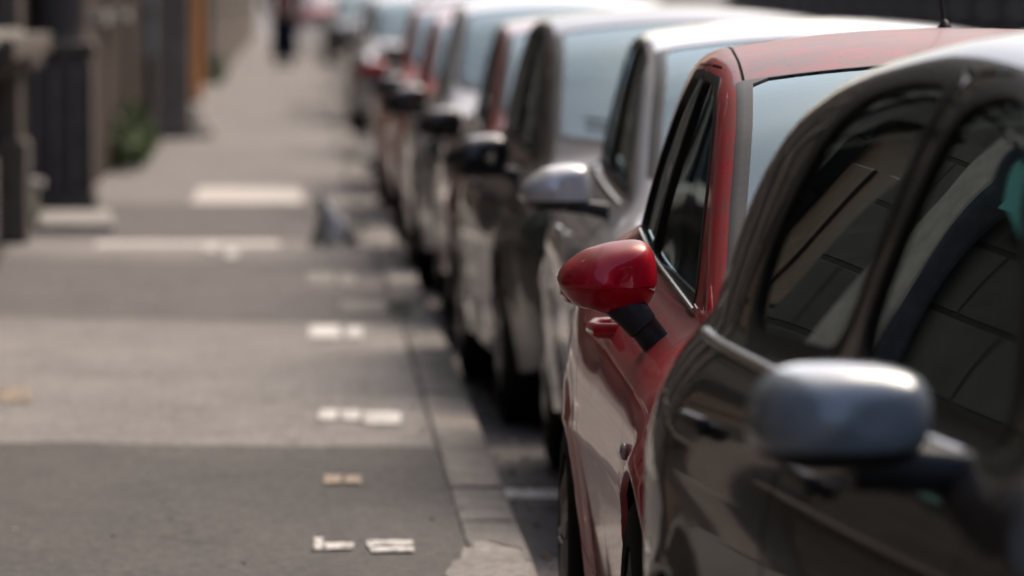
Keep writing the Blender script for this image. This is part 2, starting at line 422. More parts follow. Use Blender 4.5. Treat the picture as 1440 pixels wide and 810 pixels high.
def mirror_part(t, S, mm, sgn, capmat, yoff):
    """outer rear-view mirror: domed housing from its outline, flat silvered glass at the back, arm to the door"""
    V = roundpoly(mm['outline'], mm.get('rr', .02), 4); n = len(V)
    # resample outline
    cx, cz = V.mean(0); zc = mm['split']; y0 = mm['y']; dep = mm['dep']
    rings = [(1.0, 0.035), (1.0, 0.0), (.985, -.25), (.962, -.38), (.93, -.50), (.89, -.60), (.83, -.70), (.76, -.785), (.68, -.85), (.58, -.905), (.47, -.945), (.35, -.97), (.22, -.99), (.1, -1.0)]
    pts = []
    seg = np.concatenate([V, V[:1]]); dl = np.hypot(*np.diff(seg, axis=0).T); cum = np.concatenate([[0], np.cumsum(dl)]); K = 56
    O = np.array([[np.interp(u, cum, seg[:, 0]), np.interp(u, cum, seg[:, 1])] for u in np.linspace(0, cum[-1], K, endpoint=False)])
    for (s_, q) in rings:
        yy = y0+(q if q > 0 else dep*q)
        fz = lambda zz_: 1-mm.get('under', .5)*min(1, max(0, (zc-zz_)/max(1e-6, zc-O[:, 1].min())))**1.1
        pts.append([np.array([cx+(p[0]-cx)*s_, y0+(yy-y0)*(fz(cz+(p[1]-cz)*s_) if q < 0 else 1)+(mm.get('sweep', 0)*(p[0]-cx) if q <= 0 else mm.get('sweep', 0)*(p[0]-cx)), cz+(p[1]-cz)*s_]) for p in O])
    VV = [p for r in pts for p in r]; F = []
    for i in range(len(pts)-1):
        for k in range(K): F.append([i*K+k, i*K+(k+1) % K, (i+1)*K+(k+1) % K, (i+1)*K+k])
    F.append([(len(pts)-1)*K+k for k in range(K)])
    VV = [np.array([p[0]*sgn, p[1], p[2]]) for p in VV]
    A = np.array(VV); NN = np.zeros_like(A)
    for q in F:
        m = np.cross(A[q[1]]-A[q[0]], A[q[2]]-A[q[1]]); 
        for i in q: NN[i] += m
    NN /= np.maximum(np.linalg.norm(NN, axis=1), 1e-9)[:, None]
    if NN[-1][1] > 0: NN = -NN; F = [q[::-1] for q in F]
    sh = Shell([v for v in A], [v for v in NN], F, ['m']*len(F))
    sl_ = mm.get('slope', 0)
    sh.cut(lambda P: P[:, 2]-(zc+sl_*(np.abs(P[:, 0])-abs(cx))), {'m'}, 'low')
    sh.cut(lambda P: P[:, 2]-(zc+.0016+sl_*(np.abs(P[:, 0])-abs(cx))), {'m'}, 'seam')
    par = sh.emit('mirror', {'m': 0}, [capmat], t, yoff=yoff, renorm=True)
    lowm = capmat if mm.get('low') != 'black' else M_PLA
    sh.emit('lower_shell', {'low': 0}, [lowm], par, off=-.0016, yoff=yoff, renorm=True)
    sh.emit('shell_joint', {'seam': 0}, [M_DARK], par, off=-.002, yoff=yoff)
    # thin dark joint ring is the gap between both shells ; back glass
    b = [((cx+(p[0]-cx)*.93)*sgn, y0+.026+mm.get('sweep', 0)*(p[0]-cx)-yoff, cz+(p[1]-cz)*.93) for p in O]
    bk = MB(); bk.poly(b); g = bk.build('mirror_glass', M_MIRG, par)
    b2 = [((cx+(p[0]-cx)*.995)*sgn, y0+.022+mm.get('sweep', 0)*(p[0]-cx)-yoff, cz+(p[1]-cz)*.995) for p in O]
    bk = MB(); bk.poly(b2); bk.build('mirror_back', M_PLA, par)
    am = MB()
    for ring in mm['arm']:
        pass
    secs = mm['arm']
    prev = None; NA = 20
    for (ax, ay, az, wx, wz, ang) in secs:
        ring = []
        for k in range(NA):
            a = 2*math.pi*k/NA; ca, sa = math.cos(a), math.sin(a)
            # section lies across the arm: u along (cos ang, sin ang) in x-z, v along y
            u = abs(ca)**.75*math.copysign(1, ca)*wx; v = abs(sa)**.75*math.copysign(1, sa)*wz
            ring.append(am.bm.verts.new(((ax+u*math.cos(ang))*sgn, ay+v-yoff, az+u*math.sin(ang))))
        if prev:
            for k in range(NA): am.bm.faces.new((prev[k], prev[(k+1) % NA], ring[(k+1) % NA], ring[k]))
        else: am.bm.faces.new(ring)
        prev = ring
    am.bm.faces.new(prev)
    am.build('mirror_arm', M_PLA, par, True, 35)
    return par

WHEELS = {}
def wheel_meshes(Rw, low, w_):
    key = (Rw, low, w_)
    if key in WHEELS: return WHEELS[key]
    n = 24 if low else 48
    t = MB(); rr = Rw*.66
    t.lathe([(-w_, rr), (-w_-.004, rr+.03), (-w_+.004, Rw-.03), (-w_+.02, Rw-.006), (-w_*.5, Rw), (w_*.5, Rw), (w_-.02, Rw-.006), (w_-.004, Rw-.03), (w_, rr)], n, 'X', close=True)
    if not low:
        for k in range(60):
            a = 2*math.pi*k/60
            for xs in (-w_*.55, 0, w_*.55):
                t.box((xs, Rw*math.cos(a), Rw*math.sin(a)), (w_*.42, .02, .012), Euler((a-math.pi/2, 0, .0)), 0)
    tm = t.me('tyre', M_TYRE, True, 30)
    r_ = MB(); r_.lathe([(-w_+.004, rr+.004), (-w_+.014, rr-.012), (-w_+.05, rr-.02), (w_, rr-.02)], n, 'X')
    for k in range(5):
        a = 2*math.pi*k/5
        for da in (-.13, .13):
            r_.tube([(-w_+.02, .03*math.cos(a), .03*math.sin(a)), (-w_+.012, rr*.55*math.cos(a+da*.6), rr*.55*math.sin(a+da*.6)), (-w_+.03, (rr-.012)*math.cos(a+da), (rr-.012)*math.sin(a+da))], [.03, .022, .02], 8)
    r_.lathe([(-w_+.0, .001), (-w_+.004, .045), (-w_+.03, .055)], 20, 'X')
    rm = r_.me('rim', M_RIM, True, 35)
    h = MB(); h.lathe([(-w_+.05, .001), (-w_+.05, rr-.02), (w_-.02, rr-.02), (w_-.02, .001)], n, 'X')
    hm = h.me('wheel', M_DARK, True, 35)
    WHEELS[key] = (tm, rm, hm); return WHEELS[key]

def build_car(S, name, label, cat, loc, yaw, group, pm, step=.06, nz=16, low=False, capmat=None, glass_s=None, glass_f=None):
    L = S['L']; Y = L/2
    # loc = (centre x at the local mirror station, world y of the front)
    t = thing(name, label, cat, (0, 0, 0), yaw, group)
    ym = S['mirror']['y'] if 'mirror' in S else 1.5
    # put the mirror station's centre line at (loc x, loc y)
    off = Vector((0, ym-Y, 0)); off.rotate(Euler((0, 0, yaw))); t.location = (loc[0]-off.x, loc[1]-off.y, ROAD)
    sh, fn = make_shell(S, step, nz)
    side = {'side'}
    ab = lambda P: np.stack([P[:, 1], P[:, 2]], 1)
    # wheel arches
    for (ya, Ra) in S['arch']:
        sh.cut(lambda P: np.hypot(P[:, 1]-ya, P[:, 2]-S['wz'])-Ra, {'side'}, 'hole')
    # glass ahead of seals ahead of doors
    wins = [roundpoly(p, S.get('wround', .05)) for p in (S['wf'], S['wr'])+((S['wq'],) if 'wq' in S else ())]
    nose = lambda c: c[1] < S.get('hl_end', .8)
    for k, wv in enumerate(wins): sh.cut(lambda P: sdpoly(ab(P), wv), {'side'}, 'glass%d' % k)
    sw = S.get('seal', .02)
    sh.cut(lambda P: np.minimum.reduce([sdpoly(ab(P), wv) for wv in wins])-sw, {'side'}, 'seal')
    doors = [roundpoly(S['df'], .06), roundpoly(S['dr'], .06)]
    for k, dv in enumerate(doors):
        sh.cut(lambda P: sdpoly(ab(P), dv)-S.get('gapw', .0028), {'side'}, 'dtmp%d' % k)
    for k, dv in enumerate(doors):
        sh.cut(lambda P: sdpoly(ab(P), dv)+S.get('gapw', .0028), {'dtmp%d' % k}, 'door%d' % k)
    for i, tt in enumerate(sh.T):
        if tt.startswith('dtmp'): sh.T[i] = 'gap'
    # windscreen and rear window
    W, top, crown = fn['W'], fn['top'], fn['crown']
    def wt(y): return W(y, top(y)-crown(y))
    yc, yh, ped = S['ws']
    def wsf(P):
        x = np.abs(P[:, 0]); return np.maximum.reduce([x-(wt(P[:, 1])-S.get('apil', .055)), yc+.16*(x/.6)**2-P[:, 1], P[:, 1]-(yh+.05*(x/.5)**2)])
    inws = lambda c: c[1] < yh+.3 and c[1] > yc-.05
    sh.cut(lambda P: wsf(P)+.006, {'top'}, 'wscreen', inws)
    sw2 = S.get('wseal', .026)
    def wsring(P):
        x = np.abs(P[:, 0]); return np.maximum.reduce([x-(wt(P[:, 1])-S.get('apil', .055)+sw2), yc+.16*(x/.6)**2-.03-P[:, 1], P[:, 1]-(yh+.05*(x/.5)**2+.002)])
    sh.cut(wsring, {'top'}, 'wseal', inws)
    y0, y1 = S['rw']
    def rwf(P):
        x = np.abs(P[:, 0]); return np.maximum.reduce([x-(wt(P[:, 1])-.06), y0+.03*(x/.5)**2-P[:, 1], P[:, 1]-y1])
    rg = lambda c: c[1] > y0-.1
    sh.cut(rwf, {'top'}, 'rwin', rg); sh.cut(lambda P: rwf(P)-.02, {'top'}, 'rseal', rg)
    # roof gutter grooves and bonnet joint
    if not low:
        gz = S.get('gutter', .055)
        sh.cut(lambda P: np.maximum(np.abs(np.abs(P[:, 0])-(wt(P[:, 1])-gz))-.004, yh+.03-P[:, 1]), {'top'}, 'groove', lambda c: yh < c[1] < y0+.1)
        sh.cut(lambda P: np.maximum(np.abs(np.abs(P[:, 0])-(wt(P[:, 1])-.05))-.003, .2-P[:, 1]), {'top', 'side'}, 'gap', lambda c: c[1] < yc+.1 and c[2] > .6)
    # lamps and grille
    hl = roundpoly(S['hl'], .04)
    sh.cut(lambda P: np.maximum(sdpoly(ab(P), hl), S.get('hlx', .42)-np.abs(P[:, 0])), {'side', 'top', 'front'}, 'hlamp', nose)
    tl = roundpoly(S['tl'], .04)
    sh.cut(lambda P: np.maximum(sdpoly(ab(P), tl), .5-np.abs(P[:, 0])), {'side', 'top', 'rear'}, 'tlamp', lambda c: c[1] > L-.7)
    def boxf(hx, za, zb): return lambda P: np.maximum.reduce([np.abs(P[:, 0])-hx, za-P[:, 2], P[:, 2]-zb])
    sh.cut(boxf(.34, .56, .66), {'front'}, 'grille'); sh.cut(boxf(.48, .30, .42), {'front'}, 'grille')
    if S.get('bumpz'):   # unpainted bumper band
        sh.cut(lambda P: P[:, 2]-S['bumpz'], {'front', 'rear'}, 'bump')
        sh.cut(lambda P: np.maximum(P[:, 2]-S['bumpz'], np.minimum(P[:, 1]-.35, L-.4-P[:, 1])), {'side'}, 'bump')
    e = lambda nm, tg, mt, par=t, **k: sh.emit(nm, tg, mt, par, yoff=Y, **k)
    body = e('body', {'side': 0, 'top': 0, 'front': 0, 'rear': 0}, [pm], skirt=.014)
    for sd in (-1, 1): e('panel_gap', {'gap': 0}, [M_DARK], body, off=-.009, side=sd); e('roof_gutter', {'groove': 0}, [M_DARK], body, off=-.006, side=sd)
    GS = glass_s or M_GSIDE; GF = glass_f or M_GFRONT
    e('windscreen', {'wscreen': 0}, [GF], off=-.003); e('windscreen_seal', {'wseal': 0}, [M_RUB], off=.001, skirt=.008)
    e('rear_window', {'rwin': 0}, [GS], off=-.003); e('rear_seal', {'rseal': 0}, [M_RUB], off=.001, skirt=.008)
    e('grille', {'grille': 0}, [M_PLA], off=-.02)
    if S.get('bumpz'): e('bumper', {'bump': 0}, [M_PLA], off=.004, skirt=.02)
    for sd in (-1, 1):
        e('headlight', {'hlamp': 0}, [M_LAMP], side=sd, off=.001, skirt=.01)
        e('taillight', {'tlamp': 0}, [M_RED_L], side=sd, off=.001, skirt=.01)
        for k in (0, 1):
            dr = e('door', {'door%d' % k: 0}, [pm], side=sd, skirt=.018)
            if dr is None: continue
            e('window', {'glass%d' % k: 0}, [GS], dr, side=sd, off=-.007)
            if k == 1 and len(wins) > 2: e('quarter_window', {'glass2': 0}, [GS], side=sd, off=-.007)
            h = S['handle'][k]; hx = float(W(h[0], h[1])); b = MB()
            ln = .1
            if S.get('loop'):
                b.tube([(sd*(hx-.01), h[0]-ln-Y, h[1]), (sd*(hx+.028), h[0]-ln+.015-Y, h[1]), (sd*(hx+.04), h[0]-Y, h[1]+.002), (sd*(hx+.026), h[0]+ln-.015-Y, h[1]+.004), (sd*(hx-.01), h[0]+ln-Y, h[1]+.004)], [.017, .017, .014, .016, .017], 12)
                b.build('handle', pm, dr, True)
            else:
                b.box((sd*(hx+.016), h[0]-Y, h[1]), (.02, .19, .028), None, .009, 3); b.build('handle', M_PLA if not S.get('chromehandle') else M_CHROME, dr, True)
        e('window_seal', {'seal': 0}, [M_RUB], side=sd, off=.0025, skirt=.012)
        if S.get('belttrim'):
            (ya, yb) = S['belttrim']; b = MB(); pts = []
            for yy in np.linspace(ya, yb, 24):
                zz = float(fn['belt'](yy))+S.get('trimdz', -.006); pts.append((sd*(float(W(yy, zz))+.004), yy-Y, zz))
            b.tube(pts, S.get('trimr', .0075), 8); b.build('belt_moulding', M_CHROME, t, True)
        # lamp bowls
        hx0 = S.get('hlx', .42)
        e('lamp_bowl', {'hlamp': 0}, [M_REFL], side=sd, off=-.03)
        # mirrors
        mirror_part(t, S, S['mirror'], sd, capmat or pm, Y)
        for (ya, Ra) in S['arch']:
            tm, rm, hm = wheel_meshes(S['wz'], low, .1)
            wx = S['track']; wv = link('wheel', hm, t, (sd*wx, ya-Y, S['wz'])); 
            if sd > 0: wv.rotation_euler = (0, 0, math.pi)
            link('tyre', tm, wv); link('rim', rm, wv)
            b = MB(); n = 18
            a0 = -.25; prev = None
            for k in range(n+1):
                a = a0+(math.pi-2*a0)*k/n
                c, s_ = math.cos(a)*(Ra+.012), math.sin(a)*(Ra+.012)
                xo = float(W(ya+c, max(.22, S['wz']+s_)))-.012
                cur = [b.bm.verts.new((sd*xo, ya+c-Y, S['wz']+s_)), b.bm.verts.new((sd*.52, ya+c-Y, S['wz']+s_))]
                if prev: b.bm.faces.new((prev[0], prev[1], cur[1], cur[0]))
                prev = cur
            b.box((sd*.5, ya-Y, S['wz']+.1), (.03, Ra*2, .5)); b.build('wheel_liner', M_DARK, t)
    # underside, cabin
    b = MB(); a1, a2 = S['arch'][0], S['arch'][1]; hw = S['hw']
    b.box((0, (a1[0]+a1[1]+a2[0]-a2[1])/2-Y, .235), (hw*1.78, a2[0]-a2[1]-a1[0]-a1[1]+.02, .03)); b.box((0, a1[0]-Y, .25), (.98, a1[1]*2, .03)); b.box((0, a2[0]-Y, .25), (.98, a2[1]*2, .03))
    b.box((0, (L+a2[0]+a2[1])/2-Y-.05, .29), (hw*1.6, max(.1, L-a2[0]-a2[1]-.15), .03)); b.build('underbody', M_DARK, t)
    b = MB(); zb = float(fn['belt'](yc+.5))
    wd = float(W(yc+.7, .8))*2-.1
    b.box((0, yc+.62-Y, zb-.13), (wd-.06, .5, .16), None, .05, 2); b.box((0, yc+.75-Y, zb-.3), (wd-.1, .35, .3), None, .05, 2)
    b.box((0, yc+.35-Y, zb-.18), (wd-.1, .55, .1), None, .03, 2)
    b.build('dashboard', M_SEAT, t, True)
    if not low:
        b = MB(); b.lathe([(-.008+.016*0, .17), (.0, .178), (.008, .17), (0, .162)], 28, 'Y', close=True); b.box((0, 0, 0), (.33, .012, .04), None, .004); b.box((0, 0, -.07), (.04, .012, .16), None, .004)
        sw_ = b.build('steering_wheel', M_PLA, t, True); sw_.location = (.36, yc+1.0-Y, zb-.04); sw_.rotation_euler = (R(-25), 0, 0)
    rows = [(yc+1.62, .36)] + [(yc+2.42, .36)]
    for (sy, sx) in rows:
        for sd in (-1, 1):
            b = MB(); b.box((sd*sx, sy-.3-Y, .46), (.48, .5, .16), None, .05, 2)
            b.box((sd*sx, sy-Y, .78), (.46, .13, .56), Euler((R(-12), 0, 0)), .055, 3)
            b.box((sd*sx, sy+.085-Y, 1.12), (.24, .09, .17), Euler((R(-8), 0, 0)), .04, 3)
            b.tube([(sd*(sx-.06), sy+.05-Y, 1.0), (sd*(sx-.06), sy+.085-Y, 1.1)], .006, 6); b.tube([(sd*(sx+.06), sy+.05-Y, 1.0), (sd*(sx+.06), sy+.085-Y, 1.1)], .006, 6)
            b.build('seat', M_SEAT, t, True)
    if not low:
        # inner door cards and roof lining hide the bare shell
        for sd in (-1, 1):
            b = MB(); prev = None
            for yy in np.linspace(yc+.35, y0-.1, 24):
                zb_ = float(fn['belt'](yy))-.03; cur = []
                for zz in np.linspace(.3, zb_, 6): cur.append(b.bm.verts.new((sd*(float(W(yy, zz))-.06), yy-Y, zz)))
                if prev:
                    for q in range(5): b.bm.faces.new((prev[q], prev[q+1], cur[q+1], cur[q]))
                prev = cur
            b.build('door_lining', M_SEAT, t, True)
        b = MB(); prev = None
        for yy in np.linspace(yh+.05, y0-.02, 14):
            wv = float(wt(yy))-.06; cr = float(crown(yy)); ze = float(top(yy))-cr-.035; cur = []
            for q in range(9):
                x = -wv+2*wv*q/8; cur.append(b.bm.verts.new((x, yy-Y, ze+cr*(1-(x/wv)**2))))
            if prev:
                for q in range(8): b.bm.faces.new((prev[q], prev[q+1], cur[q+1], cur[q]))
            prev = cur
        b.build('roof_lining', rough_mat('roof_lining_grey', (.2, .19, .18), (.26, .25, .23), 40, .95, .1), t, True)
        b = MB(); b.box((0, yh-.12-Y, float(top(yh-.12))-.13), (.24, .02, .06), None, .01); b.tube([(0, yh-.12-Y, float(top(yh-.12))-.11), (0, yh-.1-Y, float(top(yh-.1))-.03)], .008, 6); b.build('inside_mirror', M_PLA, t, True)
        for sd, x0, x1 in ((-1, .1, -.5), (1, .55, -.02)):
            b = MB(); pts = []
            for k in range(8):
                x = x0+(x1-x0)*k/7; yy = yc+.16*(abs(x)/.6)**2+.05+.05*k/7; z = float(top(yy))-float(crown(yy))*(x/float(wt(yy)))**2+.018; pts.append((x, yy-Y, z))
            b.tube(pts, .007, 6); b.tube([(x0, yc+.02-Y, float(top(yc))-.01), pts[4]], .006, 6); b.build('wiper', M_PLA, t, True)
    b = MB(); b.box((0, -S.get('capf', .11)-.012-Y, .48), (.5, .014, .11), None, .004); b.build('number_plate', M_PLATE, t)
    b = MB(); b.box((0, L+S.get('capr', .07)+.008-Y, .62), (.5, .014, .11), None, .004); b.build('rear_plate', M_PLATE, t)
    if S.get('antenna'):
        ax, ay = S['antenna']; z = float(top(ay))-.004
        b = MB(); b.lathe([(0, .022), (.012, .018), (.03, .008), (.034, .001)], 16, 'Z', (ax, ay-Y, z)); b.tube([(ax, ay-Y, z+.02), (ax-.012, ay+.05-Y, z+.14), (ax-.03, ay+.1-Y, z+.3)], [.0055, .0045, .003], 8); b.build('antenna', M_PLA, t, True)
    return t, fn

def px(d, pts, cx, hr=1.58):
    """image outline (1440 px photograph) of a thing seen end-on at distance d -> (half width from the car's centre line, height above road)"""
    k = F_PX/d; return [(cx-(p[0]-430)/k, hr-(p[1]+20)/k) for p in pts]

SIDE = [(0, .93), (.25, .955), (.45, .985), (.62, .995), (.74, 1.0), (.84, .975), (.93, .885), (1, .79)]
def style(kind):
    if kind == 'red':
        c = 1.47; dm = 13.08
        ol = px(dm, [(782, 391), (792, 372), (820, 352), (857, 341), (895, 337), (912, 342), (921, 357), (925, 380), (925, 405), (916, 428), (893, 446), (868, 456), (856, 445), (838, 439), (813, 433), (796, 420), (786, 405)], c)
        a = px(dm, [(872, 425), (890, 442), (903, 458), (905, 460), (921, 480), (945, 498)], c)
        an = math.atan2(.7, -.78)
        arm = [(a[0][0], 1.56, a[0][1], .036, .03, an), (a[1][0], 1.56, a[1][1], .036, .032, an), (a[2][0], 1.56, a[2][1], .034, .034, an), (a[3][0], 1.56, a[3][1], .031, .031, an), (a[4][0], 1.565, a[4][1], .031, .036, an), (a[5][0], 1.57, a[5][1], .034, .04, an)]
        return dict(L=4.1, hw=.856, wz=.30, track=.755, r=.045,
            top=[(0, .66), (.12, .75), (.4, .83), (.8, .885), (1.12, .925), (1.3, 1.02), (1.6, 1.185), (1.9, 1.345), (2.15, 1.425), (2.5, 1.468), (2.9, 1.485), (3.3, 1.475), (3.65, 1.43), (3.8, 1.36), (3.98, 1.1), (4.1, .86)],
            belt=[(0, .8), (1, .875), (1.5, .90), (2.4, .945), (3.3, 1.0), (4.1, 1.02)],
            plan=[(0, .80), (.15, .885), (.45, .955), (.85, .985), (1.4, .985), (2.2, .99), (2.9, 1.0), (3.4, .985), (3.8, .94), (4.1, .85)],
            roofw=[(0, .5), (1.9, .535), (2.4, .545), (3, .53), (3.8, .49), (4.1, .47)],
            side=[(0, .93), (.25, .95), (.45, .975), (.60, .995), (.72, 1.0), (.80, .99), (.88, .96), (.94, .905), (.975, .85), (1, .80)],
            crown=[(0, .05), (1, .05), (1.3, .07), (2.1, .065), (2.5, .055), (3.6, .05), (4.1, .04)],
            arch=[(.82, .345), (3.33, .345)], ws=(1.18, 2.12, 0), rw=(3.72, 3.95),
            wf=[(1.62, .94), (2.80, .975), (2.79, 1.10), (2.62, 1.375), (2.30, 1.365), (2.10, 1.29), (1.86, 1.14)], wr=[(2.84, .98), (3.36, 1.01), (3.41, 1.10), (3.30, 1.30), (3.1, 1.372), (2.665, 1.378), (2.825, 1.12)],
            df=[(1.30, .27), (2.68, .27), (2.76, .6), (2.82, .96), (2.80, 1.12), (2.63, 1.405, .03), (2.28, 1.40), (2.03, 1.325), (1.62, 1.05), (1.30, .86)], dr=[(2.69, .27), (2.95, .27), (3.03, .50), (3.2, .62), (3.44, .70), (3.47, 1.05), (3.32, 1.33), (3.08, 1.402), (2.64, 1.405, .03), (2.81, 1.12), (2.83, .96), (2.77, .6)],
            hl=[(-.3, .58), (-.3, .66), (.1, .735), (.5, .80), (.42, .72), (.15, .62)], tl=[(3.7, .82), (4.4, .80), (4.4, .95), (3.85, 1.0)],
            belttrim=(1.58, 3.34), trimr=.006, trimdz=.012, handle=[(2.30, .84), (3.2, .87)], loop=True, antenna=(.03, 3.35), seal=.017, wseal=.028, apil=.06, gutter=.05, crease=.585,
            mirror=dict(outline=ol, y=1.58, dep=.105, split=1.58-424/688., slope=-.02, under=.8, arm=arm, sweep=-.12, rr=.018))
    if kind == 'grey':
        c = 1.66; dm = 8.41
        ol = px(dm, [(1036, 600), (1044, 550), (1072, 514), (1150, 503), (1240, 508), (1284, 524), (1298, 560), (1294, 610), (1262, 645), (1190, 660), (1100, 655), (1052, 636)], c)
        a = px(dm, [(1190, 655), (1270, 655), (1330, 660), (1400, 672), (1430, 680)], c)
        arm = [(a[i][0], 1.5, a[i][1], (.03, .034, .03, .03, .036)[i], .04, math.pi/2) for i in range(5)]
        return dict(L=3.95, hw=.90, wz=.31, track=.755, r=.10,
            top=[(0, .72), (.12, .83), (.4, .92), (.8, .98), (1.02, 1.03), (1.3, 1.21), (1.6, 1.385), (1.85, 1.48), (2.2, 1.54), (2.6, 1.552), (3.1, 1.525), (3.5, 1.465), (3.7, 1.38), (3.85, 1.18), (3.95, .9)],
            belt=[(0, .86), (1, .97), (1.5, .985), (2.5, 1.005), (3.3, 1.03), (3.95, 1.06)],
            plan=[(0, .80), (.15, .885), (.45, .955), (.85, .985), (1.4, .99), (2.2, 1.0), (2.9, 1.0), (3.3, 1.0), (3.65, .97), (3.85, .9), (3.95, .84)],
            roofw=[(0, .5), (1.9, .55), (2.4, .562), (3, .57), (3.5, .56), (3.7, .53), (3.95, .50)],
            side=[(0, .93), (.25, .955), (.45, .985), (.62, 1.0), (.76, .998), (.86, .975), (.94, .925), (1, .865)],
            crown=[(0, .05), (1, .05), (1.2, .07), (2.1, .075), (2.5, .07), (3.6, .06), (3.95, .05)],
            arch=[(.80, .35), (3.22, .35)], ws=(1.05, 1.86, 0), rw=(3.6, 3.84), wround=.085,
            wf=[(1.36, 1.0), (2.375, 1.045), (2.355, 1.22, .2), (2.29, 1.40, .07), (2.1, 1.43), (1.93, 1.40), (1.76, 1.325), (1.52, 1.16)], wr=[(2.50, 1.045), (3.20, 1.04, .07), (3.25, 1.17), (3.14, 1.345), (2.96, 1.412), (2.72, 1.435), (2.45, 1.435, .05)],
            df=[(1.22, .27), (2.36, .27), (2.42, .6), (2.435, 1.03), (2.38, 1.455, .03), (2.1, 1.455), (1.88, 1.41), (1.6, 1.24), (1.22, .96)], dr=[(2.37, .27), (2.8, .27), (2.9, .52), (3.1, .65), (3.3, .72), (3.34, 1.15), (3.18, 1.36), (2.93, 1.44), (2.39, 1.457, .03), (2.445, 1.03), (2.43, .6)],
            hl=[(-.3, .62), (-.3, .74), (.1, .83), (.5, .89), (.42, .78), (.15, .66)], tl=[(3.6, .82), (4.3, .80), (4.3, 1.0), (3.7, 1.1)],
            handle=[(2.2, .88), (3.1, .90)], seal=.032, wseal=.02, apil=.07, gutter=.07, gapw=.0045, belttrim=(1.5, 3.52), trimdz=-.022, trimr=.010, crease=.60,
            mirror=dict(outline=ol, y=1.46, dep=.115, split=1.58-(625+20)/1070., slope=0, low='black', arm=arm, sweep=-.05, rr=.035))
    # ordinary hatchback / tall wagon used down the row
    tall = {'hatch': 0.0, 'wagon': .02}[kind]
    z = lambda v: v+tall*max(0, (v-.8)/.7)
    c = 1.60
    ol = [(1.005, .965), (.985, 1.0), (.93, 1.035), (.86, 1.048), (.80, 1.045), (.785, 1.02), (.78, .96), (.79, .915), (.86, .90), (.95, .905), (.995, .93)]
    arm = [(.86, 1.52, .925, .022, .03, math.pi/2), (.80, 1.52, .918, .022, .03, math.pi/2), (.77, 1.53, .912, .024, .035, math.pi/2), (.735, 1.54, .905, .026, .04, math.pi/2)]
    if kind == 'wagon': ol = [(.87+(p[0]-.87)*1.15, .97+(p[1]-.97)*1.12-.03) for p in ol]; arm = [(a_[0], a_[1], a_[2]-.03)+a_[3:] for a_ in arm]
    sc = 1.0+.03*(kind == 'wagon')
    S = dict(L=4.1, hw=.87, wz=.305, track=.755, r=.055,
        top=[(0, .68), (.12, .79), (.4, .86), (.8, .915), (1.12, .955), (1.3, 1.05), (1.6, 1.215), (1.9, 1.365), (2.15, 1.43), (2.5, 1.468), (2.9, 1.48), (3.3, 1.47), (3.7, 1.42), (3.86, 1.33), (4.0, 1.06), (4.1, .86)],
        belt=[(0, .82), (1, .90), (1.5, .925), (2.4, .955), (3.3, .99), (4.1, 1.02)],
        plan=[(0, .80), (.15, .885), (.45, .955), (.85, .985), (1.4, .99), (2.2, 1.0), (2.9, 1.0), (3.4, .98), (3.8, .94), (4.1, .85)],
        roofw=[(0, .52), (1.9, .56), (2.4, .57), (3, .56), (3.8, .52), (4.1, .5)], side=SIDE,
        crown=[(0, .05), (1, .05), (1.3, .07), (2.1, .065), (2.5, .055), (3.6, .05), (4.1, .04)],
        arch=[(.82, .35), (3.35, .35)], ws=(1.18, 2.12, 0), rw=(3.76, 3.97),
        wf=[(1.62, .975), (2.50, 1.0), (2.56, 1.39), (2.30, 1.385), (2.08, 1.325), (1.82, 1.17)], wr=[(2.62, 1.0), (3.40, 1.03), (3.52, 1.12), (3.42, 1.33), (3.2, 1.385), (2.64, 1.395)],
        df=[(1.30, .27), (2.50, .27), (2.54, .6), (2.56, .98), (2.60, 1.42, .03), (2.28, 1.42), (2.03, 1.35), (1.62, 1.08), (1.30, .88)], dr=[(2.51, .27), (2.95, .27), (3.03, .50), (3.2, .63), (3.45, .71), (3.6, 1.08), (3.46, 1.37), (3.2, 1.42), (2.61, 1.42, .03), (2.57, .98), (2.55, .6)],
        hl=[(-.3, .59), (-.3, .68), (.1, .76), (.5, .825), (.42, .74), (.15, .63)], tl=[(3.7, .82), (4.4, .80), (4.4, .95), (3.85, 1.0)],
        handle=[(2.34, .82), (3.34, .85)], seal=.022, wseal=.03, apil=.065, chromehandle=(kind == 'hatch'), belttrim=(1.6, 3.4) if kind == 'hatch' else None,
        mirror=dict(outline=ol, y=1.55, dep=.11, split=.937-.03*(kind == 'wagon'), slope=0, low='black', arm=arm, sweep=-.12, rr=.03))
    for key in ('top',): S[key] = [(p[0], z(p[1])) for p in S[key]]
    for key in ('wf', 'wr', 'df', 'dr'): S[key] = [(p[0], z(p[1]) if p[1] > 1.2 else p[1])+tuple(p[2:]) for p in S[key]]
    return S

P_RED = paint('red_paint', (0.60, 0.008, 0.030), .8, .10, (.15, .095, .08), .42, coatw=.8)
P_GREY = paint('dark_grey_paint', (0.012, 0.011, 0.0105), .10, 0, coatw=.7)
P_SIL = paint('silver_paint', (0.58, 0.595, 0.61), .2, .15)
P_BLK = paint('black_paint', (0.012, 0.012, 0.013), .15, 0, coatw=.7)
P_MAR = paint('maroon_paint', (0.20, 0.006, 0.014), .3, .3)
P_WHT = paint('white_paint', (0.62, 0.62, 0.60), .15, 0)
P_GRN = paint('grey_green_paint', (0.10, 0.115, 0.11), .2, .5)
P_BLUE = paint('mirror_blue_grey_paint', (0.26, 0.30, 0.34), .05, .1)
P_RED2 = paint('bright_red_paint', (0.38, 0.008, 0.014), .3, .2)

